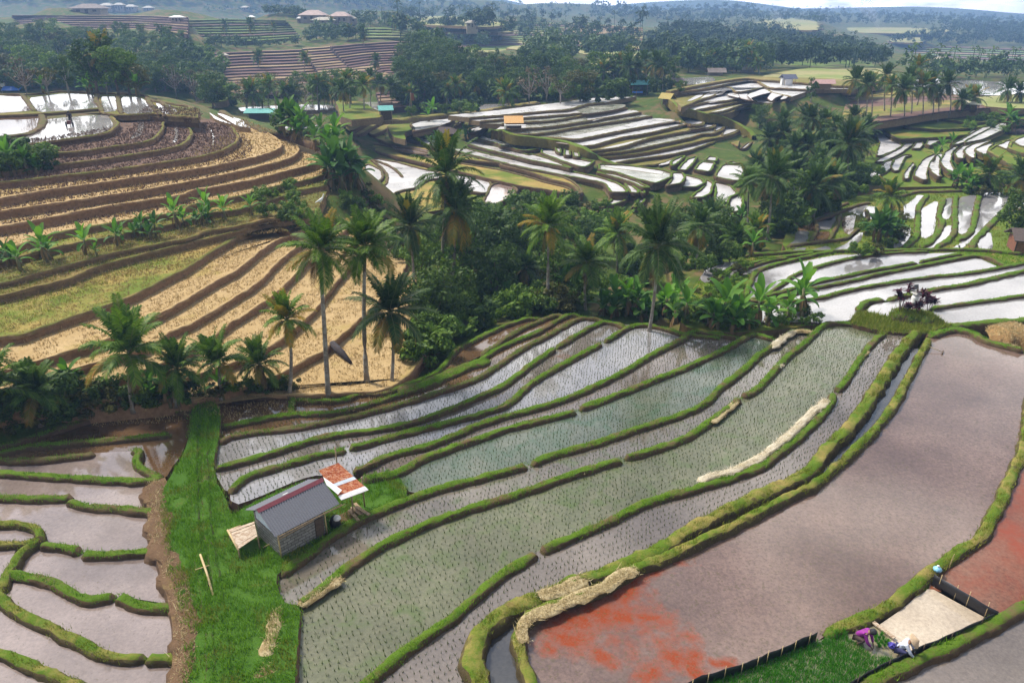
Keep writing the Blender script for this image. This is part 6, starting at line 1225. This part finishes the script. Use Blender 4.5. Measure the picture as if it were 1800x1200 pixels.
# ---- people
SKIN = m_plain('skin', (.20, .105, .06), .55, .12, 12, .05); HAIR = m_plain('black_hair', (.012, .010, .010), .5, .2, 20, .1)
def skin(name, verts, edges, mat, parent, sub=2):
    me = bpy.data.meshes.new(name); me.from_pydata([v[0] for v in verts], edges, []); o = bpy.data.objects.new(name, me); COL.objects.link(o); o.parent = parent
    m = o.modifiers.new('skin', 'SKIN'); m.use_smooth_shade = True; s = o.modifiers.new('smooth', 'SUBSURF'); s.levels = s.render_levels = sub; me.materials.append(mat)
    for i, v in enumerate(verts): r = v[1]; o.data.skin_vertices[0].data[i].radius = (r, r) if not isinstance(r, tuple) else r
    o.data.skin_vertices[0].data[0].use_root = True; return o
def figure(g, yaw, label, J, shirt, trousers, hat=None, scarf=None, skirt=None):
    """J: joint positions, x forward, z up"""
    o = root('person', label, 'person', g, None, yaw); v, e, ix = [], [], {}
    def add(k, p, r, frm=None): ix[k] = len(v); v.append((p, r)); (e.append((ix[frm], ix[k])) if frm else None)
    add('pel', J['pel'], .115); add('spi', J['spi'], .105, 'pel'); add('che', J['che'], .125, 'spi'); add('nec', J['nec'], .05, 'che'); H = Vector(J['hea']); N_ = Vector(J['nec']); up = (H-N_).normalized(); add('jaw', tuple(N_.lerp(H, .55)), .068, 'nec'); add('hea', J['hea'], .092, 'jaw'); add('cro', tuple(H+up*.075), .07, 'hea')
    fw = Vector(J.get('look', (.6, 0, -.8))).normalized(); add('nose', tuple(H+fw*.112-up*.015), .013, 'hea')
    sidev = fw.cross(up).normalized()
    for s, n_ in ((1, 'l'), (-1, 'r')): add('ear'+n_, tuple(H+sidev*s*.088), .02, 'hea')
    for s, n_ in ((1, 'l'), (-1, 'r')):
        f = lambda k: (J[k][0], J[k][1]*s, J[k][2]) if k+n_ not in J else J[k+n_]
        add('sh'+n_, f('sh'), .058, 'che'); add('el'+n_, f('el'), .042, 'sh'+n_); add('wr'+n_, f('wr'), .027, 'el'+n_)
        w, el = Vector(f('wr')), Vector(f('el')); d = (w-el).normalized(); sd = Vector((0, s, 0)); pm = w+d*.065; add('pa'+n_, tuple(pm), (.036, .02), 'wr'+n_)
        for q, (off, ln) in enumerate(((-.024, .065), (-.008, .078), (.008, .074), (.024, .058))):
            b0 = pm+d*.03+sd*off; add(f'f{q}a'+n_, tuple(b0), .0095, 'pa'+n_); add(f'f{q}b'+n_, tuple(b0+d*ln*.55+Vector((.012, 0, -.006))), .0085, f'f{q}a'+n_); add(f'f{q}c'+n_, tuple(b0+d*ln*.85+Vector((-.012, 0, -.016))), .0075, f'f{q}b'+n_)
        t = w+d*.03-sd*.035; add('ta'+n_, tuple(t), .011, 'pa'+n_); add('tb'+n_, tuple(t+d*.04-sd*.012), .009, 'ta'+n_)
        add('hi'+n_, f('hi'), .09, 'pel'); add('kn'+n_, f('kn'), .06, 'hi'+n_); add('an'+n_, f('an'), .038, 'kn'+n_); add('to'+n_, f('to'), .032, 'an'+n_)
    skin('body', v, e, SKIN, o)
    v, e, ix = [], [], {}
    def add2(k, p, r, frm=None): ix[k] = len(v); v.append((p, r)); (e.append((ix[frm], ix[k])) if frm else None)
    add2('pel', J['pel'], .135); add2('spi', J['spi'], .13, 'pel'); add2('che', J['che'], .15, 'spi'); add2('nec', tuple(Vector(J['che']).lerp(Vector(J['nec']), .7)), .07, 'che')
    for s, n_ in ((1, 'l'), (-1, 'r')):
        f = lambda k: (J[k][0], J[k][1]*s, J[k][2]); add2('sh'+n_, f('sh'), .078, 'che'); add2('el'+n_, f('el'), .06, 'sh'+n_); add2('wr'+n_, tuple(Vector(f('el')).lerp(Vector(f('wr')), .85)), .045, 'el'+n_)
    skin('shirt', v, e, shirt, o); v, e, ix = [], [], {}
    add2('pel', J['pel'], .138)
    for s, n_ in ((1, 'l'), (-1, 'r')):
        f = lambda k: (J[k][0], J[k][1]*s, J[k][2]); add2('hi'+n_, f('hi'), .112, 'pel'); add2('kn'+n_, f('kn'), .082, 'hi'+n_); add2('an'+n_, tuple(Vector(f('kn')).lerp(Vector(f('an')), .8)), .06, 'kn'+n_)
    skin('trousers', v, e, trousers, o)
    for s in (1, -1): c = H+fw*.086+sidev*s*.032+up*.02; inst('eye', mesh('eye', [c+Vector(q)*.011 for q in ((1,0,0),(0,1,0),(-1,0,0),(0,-1,0),(0,0,1),(0,0,-1))], [[0,1,4],[1,2,4],[2,3,4],[3,0,4],[1,0,5],[2,1,5],[3,2,5],[0,3,5]], HAIR), o)
    c = H+fw*.098-up*.05; boxes('mouth', [(c, (.012, .04, .008))], m_plain('lip', (.25, .07, .06), .5, .1), o)
    q = up.to_track_quat('Z', 'Y')
    if hat: x = lathe('hat', [(.27, -.03), (.25, -.01), (.12, .075), (.02, .15)], hat, o, 16); x.location = H+up*.06; x.rotation_mode = 'QUATERNION'; x.rotation_quaternion = q
    if scarf: x = lathe('head_cloth', [(.112, -.05), (.122, .02), (.11, .09), (.06, .135), (.01, .145)], scarf, o, 14); x.location = H-fw*.018; x.rotation_mode = 'QUATERNION'; x.rotation_quaternion = q
    elif not hat: x = lathe('hair', [(.1, -.02), (.108, .04), (.09, .1), (.03, .13)], HAIR, o, 14); x.location = H-fw*.015; x.rotation_mode = 'QUATERNION'; x.rotation_quaternion = q
    return o
SQ = dict(pel=(0, 0, .30), spi=(.13, 0, .50), che=(.30, 0, .66), nec=(.40, 0, .74), hea=(.50, 0, .81), sh=(.31, .17, .66), el=(.46, .22, .40), wr=(.58, .11, .20), hi=(.03, .1, .29), kn=(.34, .19, .40), an=(.10, .16, .06), to=(.27, .18, .035), look=(.7, 0, -.7))
figure(P(1503, 1126, .13), -.75, 'worker in a purple top and dark head cloth crouching over the bright seedlings', SQ, m_plain('purple_cloth', (.22, .015, .22), .8, .25, 9, .2), m_plain('brown_cloth', (.06, .035, .03), .85, .25, 9, .2), None, m_plain('black_cloth', (.02, .02, .024), .8, .3, 9, .2))
SQ2 = dict(SQ); SQ2.update(pel=(0, 0, .27), che=(.24, 0, .68), nec=(.32, 0, .79), hea=(.41, 0, .87), sh=(.25, .18, .69), el=(.44, .24, .45), wr=(.56, .1, .24))
figure(P(1575, 1148, .13), -.6, 'worker with a straw hat and white blue shirt crouching in the pale pond', SQ2, m_plain('white_blue_cloth', (.50, .54, .66), .8, .3, 9, .2), m_plain('dark_blue_cloth', (.03, .03, .10), .85, .25, 9, .2), m_plain('straw_hat', (.52, .38, .24), .85, .2, 12, .3))
g = P(1567, 1138, .16); tag(link_mesh('blue_cloth_bundle', *(lambda V, Fc, FM: (leafball(V, Fc, FM, g+Vector((0, 0, .14)), .14, 70, .09), V, Fc)[1:])([], [], []), m_plain('violet_cloth', (.10, .08, .45), .8, .25, 6, .3)), 'violet blue cloth bundle beside the worker with the straw hat', 'bundle')
WALK = dict(pel=(0, 0, .95), spi=(.03, 0, 1.12), che=(.09, 0, 1.34), nec=(.13, 0, 1.48), hea=(.17, 0, 1.6), sh=(.09, .19, 1.38), el=(.22, .26, 1.12), wr=(.44, .24, 1.02), hi=(0, .1, .92), kn=(.12, .1, .5), an=(-.05, .1, .08), to=(.1, .11, .04), look=(1, 0, -.2))
g = P(126, 221, 8.72); figure(g, math.pi*.62+math.pi, 'farmer in dark clothes walking behind a tiller in the bright pond', WALK, m_plain('dark_shirt', (.03, .03, .05), .85, .3), m_plain('dark_trousers', (.025, .025, .03), .85, .3), None, MATS['black_cloth'])
fx = Vector((math.cos(math.pi*1.62), math.sin(math.pi*1.62), 0)); o = root('hand_tiller', 'two wheeled hand tiller pushed through the bright pond by the farmer', 'tiller', g+fx*1.1, None, math.pi*1.62)
box('engine', (.25, 0, .55), (.6, .4, .4), m_plain('dark_red_paint', (.10, .02, .015), .5, .3, 6), o); tubes('handlebar', [([(.1, .2, .6), (-.5, .24, .95), (-.75, .24, 1.02)], .025), ([(.1, -.2, .6), (-.5, -.24, .95), (-.75, -.24, 1.02)], .025)], DARKW, o)
for s in (1, -1): V, Fc = [], []; tube(V, Fc, [Vector((.2+.34*math.cos(i*.5236), s*.36, .3+.34*math.sin(i*.5236))) for i in range(13)], [.05]*13, 6); boxv(V, Fc, (.2, s*.36, .3), (.6, .05, .06)); boxv(V, Fc, (.2, s*.36, .3), (.06, .05, .6)); inst('wheel', mesh('wheel', V, Fc, BLACKP, None, True), o)
# bird on the tall palm
d = ray(562, 352); t = 46.0; g = Vector((d.x*t, d.y*t, CH+d.z*t)); bo = root('white_bird', 'white bird perched on top of the tall palm by the golden field', 'bird', g, None, .6)
WF = m_plain('white_feather', (.8, .8, .78), .8, .05)
skin('body', [((0,0,0), .075), ((.13,0,.06), .085), ((.22,0,.16), .045), ((.26,0,.30), .03), ((.30,0,.36), .04), ((-.16,0,-.06), .045), ((-.32,0,-.12), .02), ((.02,.05,-.14), .012), ((.02,-.05,-.14), .012)], [(0,1),(1,2),(2,3),(3,4),(0,5),(5,6),(0,7),(0,8)], WF, bo); tubes('beak', [([(.32, 0, .36), (.44, 0, .33)], [.016, .004])], BAMB, bo, 5); tubes('leg', [([(.02, y, -.12), (.03, y, -.5)], .01) for y in (.05, -.05)], DARKW, bo, 5)
# fallen dark palm trunk on the golden field
a, c = hit(585, 612), hit(617, 640); tag(link_mesh('fallen_trunk', *(lambda V, Fc: (tube(V, Fc, [a+Vector((0, 0, .35)), a.lerp(c, .5)+Vector((0, 0, .3)), c+Vector((0, 0, .1))], [.27, .25, .1], 9), V, Fc)[1:])([], []), m_plain('rotten_trunk', (.028, .02, .02), .9, .4, 4, .5), None, True), 'dark rotten palm trunk lying on the golden field under the bird palm', 'log')
# flags and posts on the middle hill
for u, v, h, m, l in ((724,205,4.5,WOOD,'tall pole with a rag in front of the middle hill trees'),(1118,170,1.2,BLUE,'blue and white rags drying on the bright grass behind the top ponds'),(1100,176,1.0,m_plain('lime_cloth',(.35,.6,.05),.8),'lime green sheet drying behind the top ponds')):
    g = hit(u, v)
    if g: o = root('pole' if h > 2 else 'drying_cloth', l, 'pole' if h > 2 else 'cloth', g); tubes('post', [([(0, 0, -.3), (0, 0, h)], .05)], WOOD, o); box('cloth', (.3, 0, h*.8), (.6 if h > 2 else 2.4, .04, h*.3), m if h < 2 else REDW_, o)
# smoke of two field fires
def smoke(u, v, D, h, lean, label):
    g = PD(u, v, D); V, Fc = [], []; tube(V, Fc, [g+Vector((lean*(i/8)**1.3*h+nz(i*.7, u, 1)*h*.06, 0, h*i/8)) for i in range(9)], [h*(.05+.26*(i/8)**.8)*(1+.3*nz(i*1.3, u, 4)) for i in range(9)], 12)
    m = bpy.data.materials.get('smoke') or bpy.data.materials.new('smoke'); m.use_nodes = True; t = m.node_tree; t.nodes.clear(); q_ = t.nodes.new('ShaderNodeOutputMaterial'); w = t.nodes.new('ShaderNodeVolumePrincipled'); t.links.new(w.outputs[0], q_.inputs['Volume']); w.inputs['Color'].default_value = (.85, .9, 1, 1); w.inputs['Density'].default_value = .022
    o = link_mesh('smoke', V, Fc, m, None, True); o['kind'] = 'stuff'
smoke(1545, 50, 830, 26, -.9, ''); smoke(1390, 58, 600, 13, -1.2, ''); smoke(1660, 128, 460, 10, -.8, '')
# ================================================================ GRASS, STUBBLE, SEEDLINGS (nobody could count these)
def m_blade(name, *cs, trans=.2): return m_leaf(name, *cs, rough=.6, trans=trans, tint=0)
def blades(name, pts, mats, h, w, n=3, spread=.06, lean=.5, seed=1):
    rng = np.random.RandomState(seed); p = np.repeat(np.array([q[:3] for q in pts]), n, 0); m = len(p)
    if not m: return
    p[:, :2] += rng.normal(0, spread, (m, 2)); a = rng.uniform(0, 6.283, m); hh = h*rng.uniform(.5, 1.35, m)*np.where(rng.rand(m) < .07, 1.9, 1)
    dx, dy = np.cos(a)*w/2, np.sin(a)*w/2; b_ = rng.uniform(0, 6.283, m); ln = hh*lean*rng.uniform(0, 1, m)
    V = np.zeros((m, 3, 3)); V[:, 0] = p; V[:, 1] = p; V[:, 0, 0] -= dx; V[:, 0, 1] -= dy; V[:, 1, 0] += dx; V[:, 1, 1] += dy; V[:, :2, 2] -= .02
    V[:, 2, 0] = p[:, 0]+np.cos(b_)*ln; V[:, 2, 1] = p[:, 1]+np.sin(b_)*ln; V[:, 2, 2] = p[:, 2]+hh
    me = bpy.data.meshes.new(name); me.vertices.add(m*3); me.vertices.foreach_set('co', V.ravel()); me.loops.add(m*3); me.loops.foreach_set('vertex_index', np.arange(m*3)); me.polygons.add(m)
    me.polygons.foreach_set('loop_start', np.arange(0, m*3, 3)); me.polygons.foreach_set('loop_total', np.full(m, 3))
    for x in (mats if isinstance(mats, list) else [mats]): me.materials.append(x)
    me.update(calc_edges=True); o = bpy.data.objects.new(name, me); COL.objects.link(o); o['kind'] = 'stuff'; return o
GR = m_blade('grass_blade', (.08, .19, .007), (.15, .31, .014), (.25, .41, .03)); GY = m_blade('yellow_grass_blade', (.11, .17, .012), (.20, .25, .025), (.33, .30, .06)); GS = m_blade('straw_blade', (.30, .22, .10), (.46, .36, .18), (.60, .50, .30), trans=.05); GW = m_blade('pale_straw_blade', (.5, .43, .3), (.66, .58, .44), (.78, .72, .6), trans=.05)
def pip(poly, n, seed):
    rng = np.random.RandomState(seed); A = np.array([(p.x, p.y) for p in poly]); lo_, hi = A.min(0), A.max(0); q = rng.uniform(lo_, hi, (n, 2)); ins = np.zeros(n, bool); j = len(A)-1
    for i in range(len(A)):
        c = ((A[i, 1] > q[:, 1]) != (A[j, 1] > q[:, 1])) & (q[:, 0] < (A[j, 0]-A[i, 0])*(q[:, 1]-A[i, 1])/(A[j, 1]-A[i, 1]+1e-12)+A[i, 0]); ins ^= c; j = i
    return q[ins]
def onground(q, zmax=1e9):
    out = []
    for x, y in q:
        g = drop(x, y)
        if g: out.append(tuple(g))
    return out
lg = onground(pip(LANDW, 26000, 3))
blades('lawn_grass', [g for g in lg if -.3 < nz(g[0], g[1], 5, .9) < .22], GR, .17, .032, 5, .09, .6, 2)
blades('lawn_grass', [g for g in lg if nz(g[0], g[1], 5, .9) >= .22], GY, .15, .032, 5, .1, .7, 4)
for k, (m, nm, h) in enumerate(((GR, 'bund_grass_blades', .10), (GY, 'yellow_bund_grass_blades', .11), (GS, 'straw_blades', .07), (GW, 'pale_straw_blades', .06))):
    blades(nm, [g for g in GRASS if g[3] == k], m, h, .03, 3, .07, .9 if k < 2 else 3, 5+k)
def area(px): return [P(u, v, z) for u, v, z in px]
gold = onground(pip([P(u, v, .8) for u, v in ((-160,735),(120,706),(330,698),(500,694),(672,684),(748,560),(735,480),(640,400),(480,395),(380,415),(200,470),(0,560),(-160,600))], 30000, 8))
gold = [g for g in gold if nz(g[0], g[1], 2, .6) > -.3]
blades('rice_stubble', gold, m_blade('stubble_blade', (.30, .21, .09), (.46, .33, .15), (.60, .46, .24), trans=.05), .13, .05, 3, .07, .9, 12)
wd = onground(pip([P(u, v, 3.2) for u, v in ((-160,600),(0,570),(200,480),(390,405),(480,370),(560,330),(440,360),(200,440),(0,490),(-160,520))], 9000, 9))
blades('shelf_weeds', wd, GY, .16, .045, 3, .1, .8, 13)
uq_ = onground(pip([P(u, v, 6.0) for u, v in ((-160,470),(0,450),(300,398),(560,330),(600,300),(540,240),(430,212),(410,245),(330,300),(100,330),(-160,370))], 16000, 10))
blades('hill_stubble', uq_, m_blade('hill_stubble_blade', (.28, .19, .07), (.46, .32, .13), (.60, .46, .22), trans=.05), .17, .12, 2, .1, 1.2, 14)
cl = onground(pip([P(u, v, 7.8) for u, v in ((-160,370),(100,330),(330,300),(425,262),(445,240),(420,215),(370,208),(260,205),(225,235),(90,258),(-160,280))], 16000, 11))
blades('earth_clods', cl, m_blade('clod', (.11, .065, .045), (.20, .13, .09), (.30, .21, .15), trans=0), .15, .17, 2, .15, .8, 15)
bk = [g for g in onground(pip(wl([(1200,568),(1225,492),(1290,455),(1417,444),(1700,440),(1800,446),(1900,560),(1650,574),(1450,572)], -.2), 16000, 12)) if g[2] < -.23]
blades('bank_grass', bk, GR, .2, .05, 3, .1, .7, 16)
bk = [g for g in onground(pip(wl([(1375,440),(1430,375),(1560,338),(1800,326),(1900,330),(1800,448),(1530,443)], z0), 14000, 13)) if g[2] < z0+.02]
blades('bank_grass', bk, GY, .22, .06, 3, .12, .7, 17)
mo = onground(pip(wl(tr('A6',(870,500),(930,430),(1300,430),(1420,510),(1330,550),(1050,560)), .3), 2600, 18)); blades('mound_grass', [g for g in mo if g[2] > .1], GY, .24, .05, 4, .1, .8, 19)
sh_ = onground(pip(wl([(1725,590),(1735,570),(1800,572),(1860,585),(1850,610),(1780,612)], .3), 4000, 20)); blades('heap_straw', [g for g in sh_ if g[2] > .3], GS, .09, .04, 3, .08, 2, 21)
# rice seedlings in rows
def rows(poly, z, sx, sy, ang, seed, keep=.93):
    A = np.array([(p.x, p.y) for p in poly]); c, s = math.cos(ang), math.sin(ang); Rm = np.array([[c, s], [-s, c]]); B = A@Rm.T; lo_, hi = B.min(0), B.max(0)
    gx, gy = np.meshgrid(np.arange(lo_[0], hi[0], sx), np.arange(lo_[1], hi[1], sy)); q = np.stack([gx.ravel(), gy.ravel()], 1); rng = np.random.RandomState(seed); q = q[rng.rand(len(q)) < keep]
    q += rng.normal(0, .025, q.shape); q[:, 0] += .12*np.sin(q[:, 1]*.35); q = q@Rm; ins = np.zeros(len(q), bool); j = len(A)-1
    for i in range(len(A)):
        cc = ((A[i, 1] > q[:, 1]) != (A[j, 1] > q[:, 1])) & (q[:, 0] < (A[j, 0]-A[i, 0])*(q[:, 1]-A[i, 1])/(A[j, 1]-A[i, 1]+1e-12)+A[i, 0]); ins ^= cc; j = i
    return [(x, y, z) for x, y in q[ins]]
sd_pts = []
for i, (px, z) in enumerate([
  (b['c1']+[(560,1330)]+b['a1c'][::-1]+b['a1b'][::-1]+b['a1'][::-1]+tr('A6',(1150,545)), 0), (b['a1']+b['a1b']+b['a1c']+[(500,1330),(518,1200),(527,1077)]+b['a2c'][::-1]+b['a2b'][::-1]+b['a2'][::-1], -.1),
  (b['a2'][3:]+b['a2b']+b['a2c']+[(503,1060),(493,1045),(483,1012)]+b['a3b'][::-1]+b['a3'][::-1], -.2), (b['a3'][2:]+b['a3b'][:3]+[(720,868),(698,834)]+b['a4b'][::-1]+b['a4'][::-1], -.3),
  (b['a4'][2:]+b['a4b']+[(632,840)]+b['a5'][::-1][2:], -.4), (b['a5'][3:]+tr('H',(1500,330),(1000,330),(250,640),(160,600),(150,520))+b['a6c'][::-1]+b['a6b'][::-1]+b['a6'][2:][::-1], -.5),
  (b['a6'][4:]+b['a6b']+b['a6c']+tr('A7',(1185,185),(1140,110),(1130,65))+b['a7b'][::-1]+b['a7'][2:][::-1], -.6), (b['a7'][2:]+b['a7b']+[(379,800),(384,778)]+b['a8'][1:][::-1], -.7), (b['a8'][2:]+[(386,760)]+b['a9'][1:][::-1], -.8)]):
    sd_pts += rows(wl(px, z), z, .24, .30, .55, 50+i)
SEED = m_blade('seedling_blade', (.035, .06, .012), (.06, .095, .02), (.10, .14, .03))
blades('rice_seedlings', sd_pts, SEED, .17, .034, 3, .02, .6, 31)
nb = onground(pip(wl([(1255,1196),(1300,1184),(1433,1128),(1480,1112),(1530,1150),(1580,1160),(1510,1200),(1450,1250),(1380,1300),(1200,1260)], .165), 14000, 17))
blades('rice_nursery', nb, NURS, .15, .02, 5, .05, .4, 33)
def scatter_dark(poly, z, n, seed): return [(x, y, z) for x, y in pip(poly, n, seed)]
# ================================================================ HAZE
def haze():
    x0, x1, y0, y1, z0_, z1 = -2900, 2900, -30, 2590, -60, 95
    V = [(x, y, z) for z in (z0_, z1) for x, y in ((x0, y0), (x1, y0), (x1, y1), (x0, y1))]
    me = bpy.data.meshes.new('haze'); me.from_pydata(V, [], [[3,2,1,0],[4,5,6,7],[0,1,5,4],[1,2,6,5],[2,3,7,6],[3,0,4,7]]); me.update()
    m = bpy.data.materials.new('haze'); m.use_nodes = True; t = m.node_tree; t.nodes.clear(); o_ = t.nodes.new('ShaderNodeOutputMaterial'); v = t.nodes.new('ShaderNodeVolumePrincipled'); t.links.new(v.outputs[0], o_.inputs['Volume'])
    v.inputs['Color'].default_value = (.34, .57, 1.0, 1); v.inputs['Density'].default_value = HAZE; v.inputs['Anisotropy'].default_value = .2
    me.materials.append(m); o = bpy.data.objects.new('haze', me); COL.objects.link(o); o['kind'] = 'stuff'
HAZE = .00052
haze()
